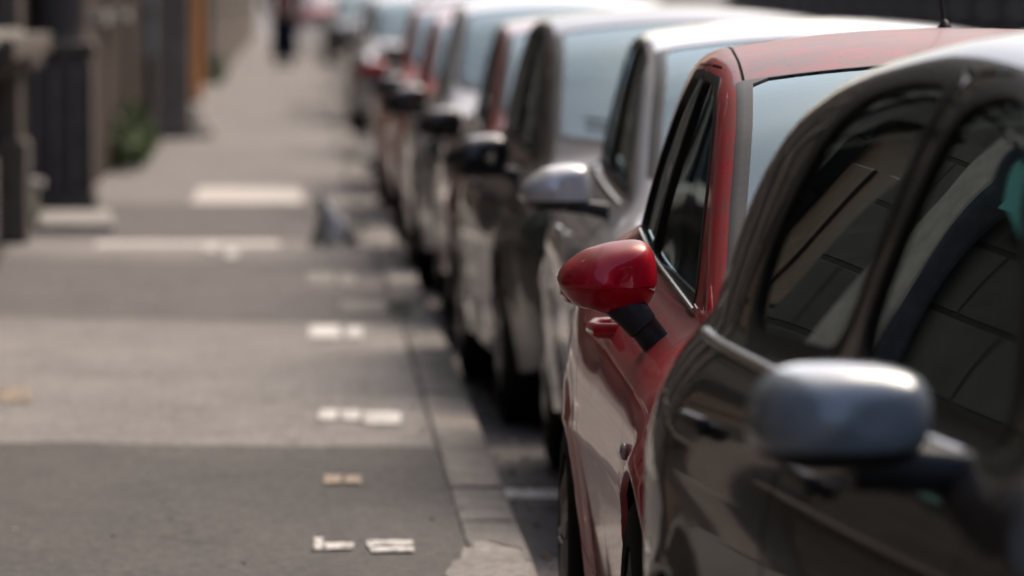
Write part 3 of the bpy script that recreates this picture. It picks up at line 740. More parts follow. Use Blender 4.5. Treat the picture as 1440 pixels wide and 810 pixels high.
CG = 'cars parked nose to tail along the kerb'
grey, gfn = build_car(style('grey'), 'parked_car', 'dark grey rounded car nearest the camera with blue-grey door mirror', 'car', (1.66, 8.41), R(6.2), CG, P_GREY, .035, 30, capmat=P_BLUE)
red, rfn = build_car(style('red'), 'parked_car', 'glossy red hatchback in sharp focus with red door mirror and roof aerial', 'car', (1.47, 13.08), R(.5), CG, P_RED, .03, 34)
build_car(style('hatch'), 'parked_car', 'silver hatchback directly behind the sharp red hatchback', 'car', (1.64, 19.15), R(0), CG, P_SIL, .05, 20)
build_car(style('wagon'), 'parked_car', 'tall black car behind the silver hatchback, its mirror dark below and shiny on top', 'car', (1.53, 23.9), R(1.8), CG, P_BLK, .05, 20)
b = MB(); b.box((0, 0, 0), (.15, .11, .003), Euler((R(14), 0, R(8)))); tg = b.build('paper_slip', M_PLATE); tg.location = (1.04, 24.0, ROAD+.955); tag(tg, 'white paper slip lying on the dashboard of the tall black car', 'paper')
far = [
    ('hatch', 'maroon car tucked behind the tall black car', 1.50, 29.3, 0, P_MAR),
    ('wagon', 'silver grey car between the maroon car and the bright red car', 1.42, 34.4, 0, P_SIL),
    ('hatch', 'bright red car behind the silver grey one, about halfway down the row', 1.42, 41.3, 0, P_RED2),
    ('hatch', 'red car right behind the bright red one, with a red mirror cap', 1.38, 46.9, 0, P_RED2),
    ('wagon', 'grey green car standing further from the kerb in the blurred part of the row', 1.62, 56.5, 0, P_GRN),
    ('hatch', 'blurred grey car with a dark front wheel close to the kerb beyond the reds', 1.33, 70.0, 0, P_SIL),
    ('hatch', 'blurred dark car behind the far grey one, its side almost hidden', 1.50, 77.0, 0, P_BLK),
    ('wagon', 'blurred pale silver car far down the row', 1.45, 91.0, 0, P_SIL),
    ('hatch', 'blurred dark grey car with pale headlamp glint beside the walking person', 1.22, 130.5, 0, P_GREY),
]
for (k, lab, cx, cy, yw, pm) in far:
    build_car(style(k), 'parked_car', lab, 'car', (cx, cy), R(yw), CG, pm, .1, 12, low=True, capmat=pm if cy == 46.9 else P_BLK)[0].scale = (1, 1, {29.3: .98, 34.4: 1.02, 41.3: .96, 46.9: .99, 56.5: 1.03}.get(cy, 1.0))
build_car(style('hatch'), 'parked_car', 'tiny red car at the far end of the street behind the person', 'car', (.45, 226), 0, CG, P_RED2, .14, 10, low=True)

# small details of the two front cars
def loc_part(t, S_L, b, name, mat, smooth=True): b.shift((0, -S_L/2, 0)); return b.build(name, mat, t, smooth)
b = MB(); wq = float(rfn['W'](1.12, .66)); b.sphere((-wq-.004, 1.12, .66), (.02, .05, .036)); loc_part(red, 4.1, b, 'side_indicator', pmat('indicator_amber_clear', (.5, .42, .36), .15, 0, .6))

# ------------------------------------------------------------------ ground
def strip_mesh(name, left, right, z, mats, ys, thick=None):
    V, F = [], []
    for y in ys: V += [(left(y), y, z), (right(y), y, z)]
    for i in range(len(ys)-1): F.append([2*i, 2*i+1, 2*i+3, 2*i+2])
    return mesh_from(name, V, F, mats)
kin = lambda y: float(np.interp(y, [0, 27, 34.5, 50.6, 80, 100, 119, 170, 400], [.41, .41, .376, .30, .28, .24, .13, -.3, -3.5]))
kout = lambda y: kin(y)+.175
ys = [-30, 0, 5, 10, 15, 20, 25, 27, 30, 34.5, 40, 45, 50.6, 60, 70, 80, 90, 100, 110, 119, 130, 150, 170, 200, 250, 300, 400]
def structure(o): o['kind'] = 'structure'; return o
M_GROUND = asphalt('far_ground_asphalt', (.10, .095, .09), (.14, .13, .125))
structure(link('ground', mesh_from('ground', [(-3000, -3000, -.13), (3000, -3000, -.13), (3000, 4000, -.13), (-3000, 4000, -.13)], [[0, 1, 2, 3]], M_GROUND)))
M_ROAD = asphalt('road_asphalt', (.075, .07, .068), (.11, .10, .096), .5, crack=True)
structure(link('road', strip_mesh('road', kout, lambda y: 8.2, ROAD, M_ROAD, ys)))
M_WALK = asphalt('pavement_asphalt', (.185, .172, .163), (.238, .222, .212), .28, crack=True)
M_DK = asphalt('pavement_dark_asphalt', (.068, .062, .059), (.093, .085, .081), .38, (1, .35, 1), crack=True)
M_MID = asphalt('pavement_middle_asphalt', (.105, .094, .091), (.138, .124, .120), .3, crack=True)
M_LT = asphalt('pavement_light_asphalt', (.20, .186, .177), (.262, .245, .233), .25, (1, .4, 1), crack=True)
M_CONC = asphalt('pale_concrete', (.56, .52, .475), (.70, .655, .60), .15)
M_FAINT = asphalt('faded_paint', (.22, .205, .19), (.30, .28, .26), .2)
WX = lambda y: -2.3
structure(link('pavement', strip_mesh('pavement', WX, kin, 0, M_WALK, ys)))
def patch(y0, y1, mat, x0=None, x1=None, sk=0.0, z=.004, nm='pavement_patch'):
    n = 14; V = []; F = []
    for i in range(n+1):
        f = i/n; xl = WX(0) if x0 is None else x0; 
        xr = (kin((y0+y1)/2)) if x1 is None else x1; x = xl+(xr-xl)*f
        j = random.uniform(-.05, .05)
        xr2 = x
        V += [(xr2, y0+sk*f*-1+j, z), (xr2, y1+sk*f*-1+random.uniform(-.05, .05), z)]
    for i in range(n): F.append([2*i, 2*i+2, 2*i+3, 2*i+1])
    return structure(link(nm, mesh_from(nm, V, F, mat)))
patch(-5, 21.0, M_DK, sk=.55)
patch(21.02, 29.3, M_LT, sk=.7, z=.003)
patch(29.0, 35.0, M_MID, sk=1.1, z=.0045)
patch(35.1, 37.3, M_LT, sk=.2)
patch(37.35, 43.5, M_MID, sk=.3, z=.0045)
patch(43.5, 46.9, M_CONC, -.78, -.03, z=.006)
patch(58, 62, M_LT, sk=.4); patch(74, 80, M_MID, -.2, None, z=.004)
patch(36.2, 37.0, M_CONC, -1.2, -.15, z=.008)
# kerb: individual granite stones
M_KERB = []
for k, (a, b_) in enumerate([((.22, .205, .19), (.36, .34, .315)), ((.25, .23, .21), (.40, .37, .34)), ((.18, .168, .155), (.30, .285, .265))]):
    m = pmat('granite_kerb_%s' % 'abc'[k], a, .8, spec=.2); B = m.node_tree.nodes['Principled BSDF']
    c = ramp(m, noise(m, 5, 6, .7), [(.3, a), (.7, b_)]); c = mixc(m, 1.0, c, ramp(m, noise(m, 70, 3, .8), [(.36, (.5, .49, .47)), (.5, (1, 1, 1)), (.66, (1.6, 1.56, 1.5))]), 'MULTIPLY')
    c = mixc(m, 1.0, c, ramp(m, noise(m, 13, 5, .8), [(.36, (.5, .48, .45)), (.46, (1, 1, 1))]), 'MULTIPLY')
    LK(m, c, B.inputs['Base Color']); bump(m, noise(m, 24, 6, .75), .9, .02); M_KERB.append(m)
V, F, FM = [], [], []; y = 9.0; b = MB(); kmi = 0
while y < 240:
    ln = random.uniform(.75, 1.35); 
    xa, xb = kin(y)+.006+random.uniform(-.003, .003), kin(y+ln)+.006
    z = .004+random.uniform(-.006, .005); w_ = .172; kmi = random.randrange(3); b.mi = kmi
    pts = [(xa, y+.008), (xa+w_, y+.008), (xb+w_, y+ln-.008), (xb, y+ln-.008)]
    vb = [b.bm.verts.new((p[0], p[1], -.128)) for p in pts]; vm = [b.bm.verts.new((p[0], p[1], z-.018)) for p in pts]
    cx = sum(p[0] for p in pts)/4; cy = sum(p[1] for p in pts)/4
    vt = [b.bm.verts.new((cx+(p[0]-cx)*.86, cy+(p[1]-cy)*.975, z)) for p in pts]
    fs = []
    for A_, B_ in ((vb, vm), (vm, vt)):
        for q in range(4): fs.append(b.bm.faces.new((A_[q], A_[(q+1) % 4], B_[(q+1) % 4], B_[q])))
    fs.append(b.bm.faces.new(vt))
    for f in fs: f.material_index = kmi
    y += ln
structure(b.build('kerb', M_KERB, None, True, 25))
structure(link('kerb_bed', strip_mesh('kerb_bed', lambda y: kin(y)-.002, kout, -.008, M_ROAD, ys)))
# paint marks on the pavement (utility survey marks) given by their place in the photo
def worn(name, c0, base, thr):
    m = pmat(name, c0, .8, spec=.2); B = m.node_tree.nodes['Principled BSDF']; n = noise(m, 38, 5, .75); n2 = noise(m, 7, 3, .6)
    a = N(m, 'ShaderNodeMath'); a.operation = 'MULTIPLY_ADD'; LK(m, n2, a.inputs[0]); a.inputs[1].default_value = .5; LK(m, n, a.inputs[2])
    LK(m, ramp(m, a.outputs[0], [(thr, base), (thr+.09, c0)]), B.inputs['Base Color']); return m
M_PAINT = worn('worn_white_paint', (.85, .83, .78), (.16, .145, .13), .66)
M_PAINT2 = worn('worn_orange_paint', (.50, .39, .28), (.12, .105, .095), .66)
def gp(x, y, h=EYE, z=0): k = (y+20)/h; return ((x-430)/k, F_PX/k)
def mark(x0, x1, y0, y1, mat=M_PAINT, skew=0, z=.011, nm='pavement_marking', par=0):
    ht = EYE-z; P = [gp(x0, y1, ht), gp(x1, y1+skew, ht), gp(x1, y0+skew, ht), gp(x0, y0, ht)]
    cx = sum(p[0] for p in P)/4; cy = sum(p[1] for p in P)/4; V = []; n = 9
    for i in range(4):
        a, c = P[i], P[(i+1) % 4]
        for k in range(n):
            t = k/n; j = .006
            V.append((a[0]+(c[0]-a[0])*t+random.uniform(-j, j), a[1]+(c[1]-a[1])*t+random.uniform(-j*3, j*3), z))
    structure(link(nm, mesh_from(nm, V, [list(range(len(V)))], mat)))
for q in [(434, 478, 457, 475), (487, 510, 458, 476), (448, 473, 576, 590), (480, 506, 576, 591), (512, 564, 578, 596), (441, 453, 757, 773), (455, 495, 764, 773), (515, 580, 761, 768), (520, 582, 770, 777)]: mark(*q)
for q in [(431, 470, 383, 399), (476, 500, 384, 400), (478, 540, 423, 438)]: mark(*q, mat=M_FAINT)
for q in [(456, 480, 668, 680), (484, 508, 669, 680)]: mark(*q, mat=M_PAINT2)
for q in range(4): mark(-6+q*13, 3+q*13, 543, 564, mat=M_PAINT2)
mark(288, 305, 338, 352, z=.013); mark(318, 334, 350, 362, z=.013)  # two shiny dots, their glint laid on as white colour
# paint on a kerb stone, concrete repair over the kerb, white line on the road
mark(545, 586, 381, 398, mat=M_FAINT, z=.016); 
def road_mark(x0, x1, y0, y1):
    z = ROAD+.004; ht = EYE-z; P = [gp(x0, y1, ht), gp(x1, y1, ht), gp(x1, y0, ht), gp(x0, y0, ht)]
    structure(link('road_marking', mesh_from('road_marking', [(p[0], p[1], z) for p in P], [[0, 1, 2, 3]], M_PAINT)))
road_mark(704, 860, 689, 702)
b = MB(); pts = [gp(x, y) for x, y in [(628, 812), (650, 785), (672, 770), (700, 772), (728, 776), (742, 800), (752, 850), (650, 850)]]
rj = random.Random(5); q_ = []
for i_, p in enumerate(pts):
    n_p = pts[(i_+1) % len(pts)]
    for k in range(7): f = k/7; q_.append((p[0]+(n_p[0]-p[0])*f+rj.uniform(-.010, .010), p[1]+(n_p[1]-p[1])*f+rj.uniform(-.07, .07), .014))
b.poly(q_); structure(b.build('kerb_repair', asphalt('rough_mortar', (.18, .17, .16), (.28, .268, .25), .3, crack=True)))
# gritty litter in the gutter: small stones and dead leaves nobody could count
b = MB(); rnd = random.Random(3)
for k in range(260):
    y = rnd.uniform(14, 45); x = kout(y)+abs(rnd.gauss(.03, .09)); s = rnd.uniform(.006, .02); b.mi = rnd.choice([0, 0, 1])
    b.box((x, y, ROAD+s*.2), (s, s*rnd.uniform(.8, 1.8), s*.5), Euler((rnd.uniform(-.3, .3), rnd.uniform(-.3, .3), rnd.uniform(0, 3))))
for k in range(160):
    y = rnd.uniform(14, 45); x = rnd.choice([kin(y)+rnd.gauss(0, .03), rnd.uniform(-1.4, .4)]); s = rnd.uniform(.004, .011); b.mi = rnd.choice([0, 1, 2])
    b.box((x, y, .006), (s, s*1.5, s*.5), Euler((0, 0, rnd.uniform(0, 3))))
tag(b.build('grit', [rough_mat('grit_stone', (.2, .19, .17), (.35, .33, .3)), rough_mat('dry_leaf', (.13, .09, .05), (.22, .15, .08)), M_PAINT]), 'fine grit and dry leaf bits along the gutter', 'litter', kind='stuff')

# right side of the street
structure(link('far_pavement', strip_mesh('far_pavement', lambda y: 8.2, lambda y: 13, .0, M_WALK, [-30, 400])))
b = MB(); b.box((8.27, 185, -.07), (.16, 430, .16), None, 0); structure(b.build('far_kerb', M_KERB[0]))

# ------------------------------------------------------------------ buildings
M_FRAME = rough_mat('window_frame_paint', (.30, .28, .25), (.42, .40, .36), 12, .6, .1)
M_PANE = glass('building_pane', (.10, .11, .12), .0, 1.5)
M_WOOD = rough_mat('brown_door_wood', (.06, .035, .02), (.11, .065, .04), 9, .55, .2)
WIN_CACHE = {}
def facade(name, label, x, side, y0, y1, h, mat, ground, upper, depth=9.0, parts=()):
    """side=+1: the street face looks towards +x. ground: list of (ya, yb, za, zb, kind)"""
    t = thing(name, label, 'building', (x, (y0+y1)/2, 0)); yc = (y0+y1)/2
    ops = list(ground); n = max(1, int((y1-y0)//3.2)); 
    for fl in range(upper):
        zb = 4.6+fl*3.6
        for k in range(n):
            c = y0+(k+.5)*(y1-y0)/n; ops.append((c-.6, c+.6, zb, zb+1.9, 'upper'))
    ysb = sorted({y0, y1} | {o[0] for o in ops} | {o[1] for o in ops}); zsb = sorted({-.1, h} | {o[2] for o in ops} | {o[3] for o in ops})
    b = MB(); rev = .22
    for i in range(len(ysb)-1):
        for j in range(len(zsb)-1):
            cy, cz = (ysb[i]+ysb[i+1])/2, (zsb[j]+zsb[j+1])/2
            if any(o[0] < cy < o[1] and o[2] < cz < o[3] for o in ops): continue
            b.poly([(0, ysb[i]-yc, zsb[j]), (0, ysb[i+1]-yc, zsb[j]), (0, ysb[i+1]-yc, zsb[j+1]), (0, ysb[i]-yc, zsb[j+1])])
    for o in ops:
        a_, b_, c_, d_ = o[0]-yc, o[1]-yc, o[2], o[3]; X = -side*rev
        for q in ([(0, a_, c_), (0, a_, d_), (X, a_, d_), (X, a_, c_)], [(0, b_, c_), (0, b_, d_), (X, b_, d_), (X, b_, c_)], [(0, a_, c_), (0, b_, c_), (X, b_, c_), (X, a_, c_)], [(0, a_, d_), (0, b_, d_), (X, b_, d_), (X, a_, d_)]): b.poly(q)
    D = -side*depth
    b.poly([(0, y0-yc, -.1), (0, y0-yc, h), (D, y0-yc, h), (D, y0-yc, -.1)]); b.poly([(0, y1-yc, -.1), (0, y1-yc, h), (D, y1-yc, h), (D, y1-yc, -.1)])
    b.poly([(D, y0-yc, -.1), (D, y0-yc, h), (D, y1-yc, h), (D, y1-yc, -.1)]); b.poly([(0, y0-yc, h), (0, y1-yc, h), (D, y1-yc, h), (D, y0-yc, h)])
    bmesh.ops.remove_doubles(b.bm, verts=b.bm.verts, dist=.001)
    m = b.me('wall', mat); link('wall', m, t)
    b = MB(); b.box((side*.12, 0, h-.25), (.35, y1-y0+.1, .3), None, .04); b.box((side*.05, 0, 3.75), (.16, y1-y0+.04, .18), None, .03); b.build('cornice', mat, t)
    for o in ops:
        W_, H_ = o[1]-o[0], o[3]-o[2]; k = (round(W_, 2), round(H_, 2), o[4], side)
        if k not in WIN_CACHE:
            if o[4] == 'dark': f = MB(); f.box((0, 0, H_/2), (.05, W_, H_)); fm = f.me('recess_panel', pmat('dark_recess', (.02, .019, .018), .9)); pmn = None
            elif o[4] == 'door':
                f = MB(); f.box((0, 0, H_/2), (.06, W_-.02, H_-.01))
                for s_ in (-1, 1):
                    for zz in (.3, .7): f.box((side*.035, s_*W_/4, H_*zz), (.03, W_*.34, H_*.3), None, .012)
                fm = f.me('door', M_WOOD); pmn = None
            else:
                f = MB(); e = .07
                f.box((0, -W_/2+e/2, H_/2), (.07, e, H_)); f.box((0, W_/2-e/2, H_/2), (.07, e, H_)); f.box((0, 0, e/2), (.068, W_-2*e, e)); f.box((0, 0, H_-e/2), (.068, W_-2*e, e)); f.box((0, 0, H_/2), (.06, .05, H_-2*e)); f.box((0, 0, H_*.68), (.055, W_-2*e, .05))
                f.box((side*.16, 0, -.05), (.36, W_+.2, .07)); fm = f.me('window', M_FRAME)
                g = MB(); g.poly([(-side*.01, -W_/2+e, e), (-side*.01, W_/2-e, e), (-side*.01, W_/2-e, H_-e), (-side*.01, -W_/2+e, H_-e)]); g.box((-side*.3, 0, H_/2), (.05, W_, H_)); pmn = g.me('pane', M_PANE)
            WIN_CACHE[k] = (fm, pmn)
        fm, pmn = WIN_CACHE[k]
        wo_ = link(fm.name.split('.')[0], fm, t, (-side*(rev-.04), (o[0]+o[1])/2-yc, o[2]))
        if pmn: link('pane', pmn, wo_)
    return t
M_ST1 = stonewall('rusticated_dark_stone', (.028, .0275, .0245), (.058, .056, .050), .95, .36)
M_ST2 = stonewall('old_brick_and_plaster', (.058, .040, .034), (.075, .056, .049), .26, .08, (.055, .046, .041), .012, .9, .4)
M_ST3 = stonewall('brown_stone', (.05, .043, .039), (.075, .064, .057), .9, .38)
M_PL = rough_mat('pale_brown_plaster', (.12, .10, .088), (.17, .145, .125), 3, .9, .3)
M_PL2 = rough_mat('olive_grey_plaster', (.10, .10, .085), (.15, .148, .13), 2, .9, .3)
M_DKST = rough_mat('sooty_stone', (.10, .086, .076), (.18, .155, .138), 7, .8, .5)
M_LTST2 = rough_mat('lighter_stone', (.17, .15, .135), (.27, .24, .22), 9, .8, .4)
M_LTST = rough_mat('pale_worn_stone', (.30, .28, .26), (.42, .39, .36), 9, .8, .4)
facade('stone_house', 'dark rusticated stone house at the left edge behind the sooty pier', -1.78, 1, -14, 40.9, 13.5, M_ST1,
       [(-10, -8.8, 0, 2.6, 'door'), (-6, -4.6, 1.2, 3.1, 'w'), (-2, -.6, 1.2, 3.1, 'w'), (3, 4.4, 1.2, 3.1, 'w'), (8, 9.4, 1.2, 3.1, 'w'), (13, 14.4, 1.2, 3.1, 'w'), (18, 19.3, 0, 2.8, 'door'), (23, 24.4, 1.2, 3.1, 'w'), (28, 29.4, 1.2, 3.1, 'w'), (33, 37.2, 0.04, 1.05, 'dark'), (33.4, 36.8, 1.25, 3.1, 'w')], 2)
facade('brick_house', 'old house of crumbling brick and plaster between the pier and the buttress', -1.56, 1, 42.6, 61.9, 12, M_ST2,
       [(45, 46.2, 1.3, 3.0, 'w'), (50, 51.2, 1.3, 3.0, 'w'), (55, 56.4, 0.02, 2.6, 'door')], 2)
facade('brown_house', 'brown stone house behind the orange panel, beyond the buttress', -1.5, 1, 62.6, 96, 13, M_ST3,
       [(66, 67.2, 1.2, 3, 'w'), (72, 73.2, 1.2, 3, 'w'), (85.2, 92, 0.02, 3.0, 'dark')], 2)
facade('plaster_house', 'pale brown plaster house at the far end of the left row', -1.42, 1, 96.4, 190, 11, M_PL, [(100+7*k, 101.3+7*k, 1.2, 3, 'w') for k in range(12)], 2)
facade('olive_house', 'olive grey house across the road', 12.5, -1, -20, 70, 12, M_PL2, [(-12+5*k, -10.6+5*k, 1.1, 3, 'w') for k in range(16)], 2)
facade('brown_terrace', 'long shaded terrace across the road, seen above the car roofs', 12.5, -1, 70.4, 190, 11, M_ST3, [(75+5*k, 76.4+5*k, 1.1, 3, 'w') for k in range(22)], 1)
b = MB(); b.box((-1.70, 16.15, 2.85), (.02, .85, 1.05), None, .004); b.tube([(-1.78, 16.15, 3.42), (-1.62, 16.15, 3.42)], .015, 8); b.box((-1.70, 16.15, 3.40), (.04, .9, .04), None, .008); tag(b.build('teal_reflection_banner', M_TEAL), 'made-up teal cloth banner out of view on the stone house, added to reflect in the grey car window', 'banner')  # invented, out of view: gives the teal patch in the grey car's window
sh_ = bpy.data.objects['stone_house']
for yy in range(-8, 40, 4):
    b = MB(); b.box((.07, yy+.9-13.45, 2.0), (.15, .42, 4.1), None, .03); b.box((.09, yy+.9-13.45, .3), (.2, .5, .6), None, .03); b.box((.10, yy+.9-13.45, 3.55), (.24, .54, .22), None, .03); b.build('added_pilaster', M_LTST2 if yy % 8 == 0 and yy < 26 else M_DKST, sh_)  # pilasters added, mostly out of view, to break up reflections in the cars
b = MB(); b.box((.05, 0, 1.02), (.12, 54.7, .10), None, .02); b.build('added_string_course', M_DKST, sh_)  # moulding added with the pilasters for richer reflections
# pier at the left edge
def xz(xp, d): return (xp-430)*d/F_PX
t = thing('stone_pier', 'sooty stone pier with a stepped pedestal at the left edge of the pavement', 'pier', (-1.575, 41.9, 0))
b = MB(); b.box((-.02, 0, .52), (.42, .62, 1.04), None, .035, 2); b.box((-.02, 0, 1.07), (.46, .68, .09), None, .03, 2); b.box((-.02, -.02, .07), (.46, .68, .14), None, .02); b.build('pedestal', M_DKST, t, True, 30)
for sx in (-.19, -.06, .07, .18): b = MB(); b.box((sx, -.33, .56), (.035, .04, .80), None, .012, 2); b.build('flute_highlight', M_LTST2, t, True, 30)  # lighter strips: highlights of the fluting put into the stone colour
b = MB(); b.lathe([(1.1, .19), (1.16, .165), (1.22, .155), (3.4, .14), (3.5, .17)], 18, 'Z', (-.0, 0, 0)); b.build('shaft', M_DKST, t, True)
b = MB(); b.box((-.02, 0, 3.55), (.46, .62, .14), None, .03); b.build('capital', M_DKST, t)
b = MB(); b.box((-1.42, 39.5, .025), (.46, 2.4, .07), Euler((0, 0, .04)), .02, 2); tag(b.build('stone_slab', M_LTST), 'pale worn stone slab lying at the foot of the sooty pier', 'slab')
b = MB(); b.box((-1.76, 40.4, .11), (.12, .5, .22), None, .03, 2); b.box((-1.74, 40.4, .235), (.17, .55, .05), None, .02, 2); tag(b.build('guard_stone', M_LTST, None, True), 'small pale guard stone beside the slab at the wall', 'guard stone')
b = MB(); b.box((-1.66, 36.2, 1.14), (.26, 4.9, .12), None, .02, 2); b.box((-1.70, 36.2, 1.04), (.14, 4.7, .09), None, .02, 2); tag(b.build('stone_ledge', M_DKST), 'heavy dark stone ledge over the black opening at far left', 'ledge')
# buttress, downpipe, orange panel
b = MB(); b.box((-1.27, 62.25, 1.9), (.32, .62, 3.8), None, .02, 2); b.box((-1.27, 62.2, .12), (.36, .7, .24), None, .02, 2); tag(b.build('buttress', rough_mat('buttress_render', (.21, .18, .155), (.30, .26, .23), 5, .9, .4)), 'grey brown buttress jutting into the pavement before the orange panel', 'buttress')
b = MB(); b.box((-1.02, 62.9, .05), (.24, 1.4, .1), None, .03, 2); b.sphere((-1.10, 63.6, .17), (.22, .5, .28)); tag(b.build('corner_stone', M_LTST, None, True), 'pale rounded corner stone at the foot of the buttress', 'guard stone')
t = thing('downpipe', 'blue grey rainwater pipe running down the brick house by the buttress', 'pipe', (-1.48, 60.6, 0))
M_PIPE = rough_mat('zinc_pipe', (.20, .23, .25), (.30, .335, .36), 8, .5, .1)
b = MB(); b.tube([(0, 0, .75), (0, 0, 7.5)], .05, 16); b.build('pipe', M_PIPE, t, True)
b = MB(); b.tube([(0, 0, .0), (0, 0, .8)], .062, 16); b.build('boot', M_DKST, t, True)
for z in (1.2, 2.8): b = MB(); b.lathe([(z, .056), (z+.04, .056), (z+.04, .07), (z, .07)], 16, 'Z', (0, 0, 0), close=True); b.build('bracket', M_DKST, t, True)
t = thing('orange_panel', 'tall orange wooden panel fixed to the wall beyond the buttress', 'panel', (-1.44, 82.0, 0))
M_OR = rough_mat('orange_wood', (.80, .27, .04), (.90, .35, .06), 4, .6, .2)
b = MB(); b.box((0, 0, 1.6), (.21, .9, 3.1), None, .01); b.build('board', M_OR, t)
b = MB(); b.box((0, 0, .03), (.23, .94, .06)); b.build('rail', M_WOOD, t)
b = MB(); b.box((0, 0, 3.18), (.24, .96, .07)); b.build('rail', M_WOOD, t)

# ------------------------------------------------------------------ plants
M_LEAF = []
for k, c in enumerate([(.035, .062, .014), (.058, .10, .02), (.024, .042, .012)]): M_LEAF.append(rough_mat('weed_leaf_%s' % 'abc'[k], c, tuple(v*1.4 for v in c), 10, .6, .1))
def weed(x, y, z, w_, dpt, h, n, label, lean=0, seed=1):
    rn = random.Random(seed); b = MB()
    for k in range(n):
        px_, py_ = rn.uniform(-w_, w_)/2, rn.uniform(-dpt, dpt)/2; hh = h*rn.uniform(.3, 1)*(1-.5*abs(2*px_/w_)); a = rn.uniform(0, 6.28)
        for q in range(rn.randint(2, 4)):
            zz = hh*rn.uniform(.15, 1); L_ = rn.uniform(.04, .09)*max(.4, h/.4); dx, dy = math.cos(a)*L_, math.sin(a)*L_; b.mi = rn.randrange(3)
            c = Vector((px_+dx*.4, py_+dy*.4, zz)); s_ = Vector((-dy, dx, 0))*.35; u = Vector((dx, dy, L_*rn.uniform(-.2, .9)))
            b.poly([c-u*.5, c+s_*.8, c+u*.6, c-s_*.8]); a += 2.1
    b.mi = 0
    for k in range(max(3, n//12)): 
        px_, py_ = rn.uniform(-w_, w_)/3, rn.uniform(-dpt, dpt)/3; b.tube([(px_, py_, 0), (px_*1.3, py_, h*.8)], .004, 5)
    b.mi = 3; b.box((0, 0, .004), (w_*.5, dpt*.96, .012))
    o = b.build('weed_clump', M_LEAF+[M_GROUND]); o.location = (x, y, z); tag(o, label, 'plant', 'weeds growing at the foot of walls and kerb'); return o
weed(-1.45, 53.5, 0, .26, 5.5, .62, 420, 'leafy green weeds against the brick house wall', seed=2)
weed(-1.36, 99, 0, .2, 8, .5, 220, 'low dark green weeds far off at the plaster house wall', seed=3)
weed(-1.7, 40.0, 0, .14, 1.2, .22, 60, 'tiny weeds beneath the pale guard stone', seed=4)
weed(-1.7, 34.5, 0, .12, 2.2, .12, 60, 'low weeds at the foot of the black opening at far left', seed=5)
weed(.43, 29.0, 0, .10, 1.2, .035, 70, 'flat green tuft in the kerb joint near the pavement paint marks', seed=6)
weed(.40, 55.2, 0, .12, 2.5, .06, 60, 'small tuft on the kerb beyond the cat, nearer the wheels', seed=7)
weed(.33, 39.5, 0, .06, 1.0, .03, 30, 'thin tuft in the kerb joint just right of the cat', seed=9)

# ------------------------------------------------------------------ cat and person
def skin_obj(name, nodes, edges, mat, parent=None, sub=2, root=0):
    me = bpy.data.meshes.new(name); me.from_pydata([n[:3] for n in nodes], edges, []); o = link(name, me, parent)
    o.modifiers.new('skin', 'SKIN'); sv = me.skin_vertices[0].data
    for i, n in enumerate(nodes):
        r = n[3] if isinstance(n[3], tuple) else (n[3], n[3]); sv[i].radius = r; sv[i].use_root = (i == root)
    ss = o.modifiers.new('sub', 'SUBSURF'); ss.levels = sub; ss.render_levels = sub
    dg = bpy.context.evaluated_depsgraph_get(); em = bpy.data.meshes.new_from_object(o.evaluated_get(dg)); em.name = name
    o.modifiers.clear(); o.data = em; em.materials.clear(); em.materials.append(mat)
    em.polygons.foreach_set('use_smooth', [True]*len(em.polygons)); return o
# a cat sitting, seen from behind at an angle, grey with a pale flank
m = pmat('cat_fur', (.1, .1, .1), .9); B = m.node_tree.nodes['Principled BSDF']
tc_ = N(m, 'ShaderNodeTexCoord'); sp_ = N(m, 'ShaderNodeSeparateXYZ'); LK(m, tc_.outputs['Object'], sp_.inputs[0])
wz_ = N(m, 'ShaderNodeMath'); wz_.operation = 'MULTIPLY_ADD'; LK(m, noise(m, 14, 3, .6), wz_.inputs[0]); wz_.inputs[1].default_value = .12; LK(m, sp_.outputs[1], wz_.inputs[2])
LK(m, ramp(m, wz_.outputs[0], [(.005, (.22, .205, .185)), (.02, (.78, .78, .76)), (.12, (.74, .74, .72)), (.14, (.22, .21, .19))]), B.inputs['Base Color']); fz = noise(m, 300, 3, .7); bump(m, fz, .6, .004)
cn = [(0, .05, .085, .075), (0, .02, .14, .062), (-.01, -.02, .20, .045), (-.018, -.045, .235, .034), (-.02, -.06, .280, .046), (-.022, -.105, .268, .024),
      (.05, .0, .06, .04), (.065, -.07, .018, .018), (-.05, .0, .06, .04), (-.07, -.07, .018, .018),
      (-.03, -.065, .12, .024), (-.035, -.12, .015, .016), (.02, -.065, .12, .024), (.02, -.13, .015, .016),
      (.03, .13, .03, .018), (.10, .12, .018, .014), (.12, .03, .015, .012)]
ce = [(0, 1), (1, 2), (2, 3), (3, 4), (4, 5), (0, 6), (6, 7), (0, 8), (8, 9), (2, 10), (10, 11), (2, 12), (12, 13), (0, 14), (14, 15), (15, 16)]
cat = skin_obj('cat', cn, ce, m); cat.location = (.15, 36.1, 0); cat.scale = (1.2, 1.0, .98); cat.rotation_euler = (0, 0, R(-78)); tag(cat, 'small grey and white cat sitting in profile on the pavement near the kerb', 'cat')
for sx in (-1, 1): b = MB(); b.lathe([(0, .016), (.02, .010), (.034, .001)], 8, 'Z', (-.02+sx*.028, -.052, .312)); b.build('ear', m, cat, True)
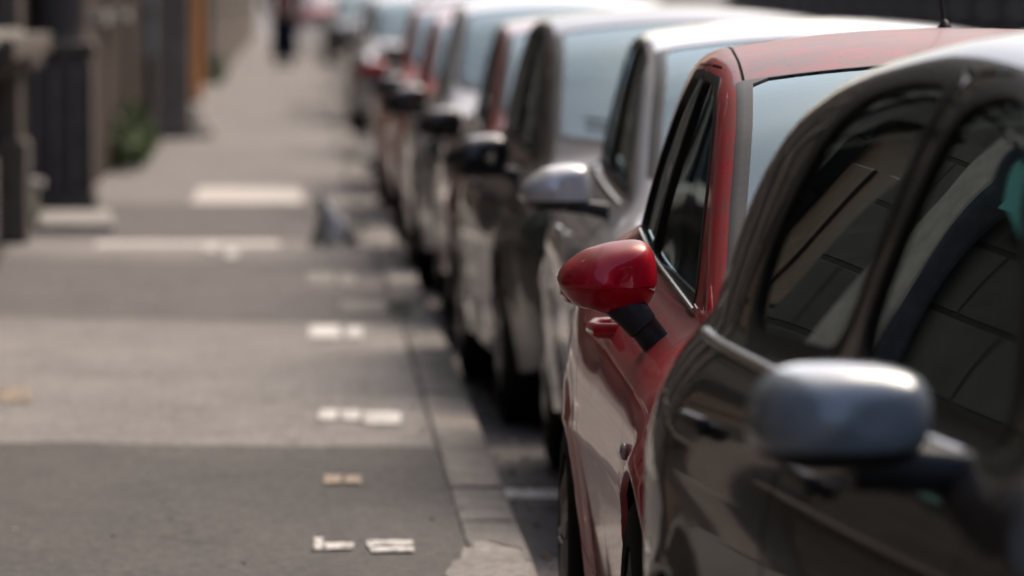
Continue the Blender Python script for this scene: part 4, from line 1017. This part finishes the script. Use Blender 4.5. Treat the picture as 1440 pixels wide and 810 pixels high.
# person walking away down the pavement, dark trousers, red and black top, elbow out
M_SKIN = rough_mat('skin_tone', (.42, .25, .18), (.48, .30, .22), 20, .6, .05); M_NAVY = rough_mat('navy_trousers', (.012, .016, .03), (.02, .026, .045), 30, .9, .2)
M_TOP = rough_mat('dark_red_top', (.16, .018, .02), (.26, .03, .035), 8, .85, .2); M_HAIR = rough_mat('dark_hair', (.02, .014, .01), (.04, .028, .02), 60, .7, .2); M_BLKC = rough_mat('black_sleeve', (.012, .012, .013), (.025, .025, .027), 30, .9, .2)
t = thing('person', 'person in red top, black sleeves and navy trousers walking far down the pavement', 'person', (-.39, 117.5, 0)); t.scale = (1.3, 1.2, 1.05)
pn = [(0, 0, .95, .12), (0, 0, 1.15, (.15, .10)), (0, 0, 1.38, (.16, .10)), (0, 0, 1.49, .06), (0, -.01, 1.58, .085), (0, -.02, 1.68, .08),
      (-.19, 0, 1.40, .055), (-.30, .02, 1.17, .042), (-.22, -.10, .98, .034), (-.19, -.13, .93, .03), (.19, 0, 1.40, .055), (.25, .03, 1.13, .042), (.24, -.04, .92, .034), (.24, -.06, .85, .03),
      (-.08, .0, .86, .085), (-.085, -.02, .50, .06), (-.085, .05, .10, .045), (-.085, -.08, .04, .035), (.08, 0, .86, .085), (.08, -.06, .50, .06), (.08, -.02, .10, .045), (.08, -.15, .04, .035)]
pe = [(0, 1), (1, 2), (2, 3), (3, 4), (4, 5), (2, 6), (6, 7), (7, 8), (8, 9), (2, 10), (10, 11), (11, 12), (12, 13), (0, 14), (14, 15), (15, 16), (16, 17), (0, 18), (18, 19), (19, 20), (20, 21)]
skin_obj('body', pn, pe, M_SKIN, t)
def grow(idx, g): return [tuple(pn[i][:3])+(((pn[i][3][0]+g, pn[i][3][1]+g) if isinstance(pn[i][3], tuple) else pn[i][3]+g),) for i in idx]
skin_obj('top', grow([0, 1, 2], .02), [(0, 1), (1, 2)], M_TOP, t)
skin_obj('sleeves', grow([7, 6, 2, 10, 11], .016)+grow([8, 12], .012), [(0, 1), (1, 2), (2, 3), (3, 4), (0, 5), (4, 6)], M_BLKC, t)
skin_obj('trousers', grow([0, 14, 15], .045)+grow([16], .075)+grow([18, 19], .045)+grow([20], .075), [(0, 1), (1, 2), (2, 3), (0, 4), (4, 5), (5, 6)], M_NAVY, t)
b = MB(); b.sphere((0, .015, 1.665), (.19, .20, .20)); b.build('hair', M_HAIR, t, True)
for sx, yy in ((-.085, -.03), (.08, -.1)): b = MB(); b.box((sx, yy, .04), (.1, .27, .09), None, .035, 3); b.build('shoe', M_BLKC, t, True)
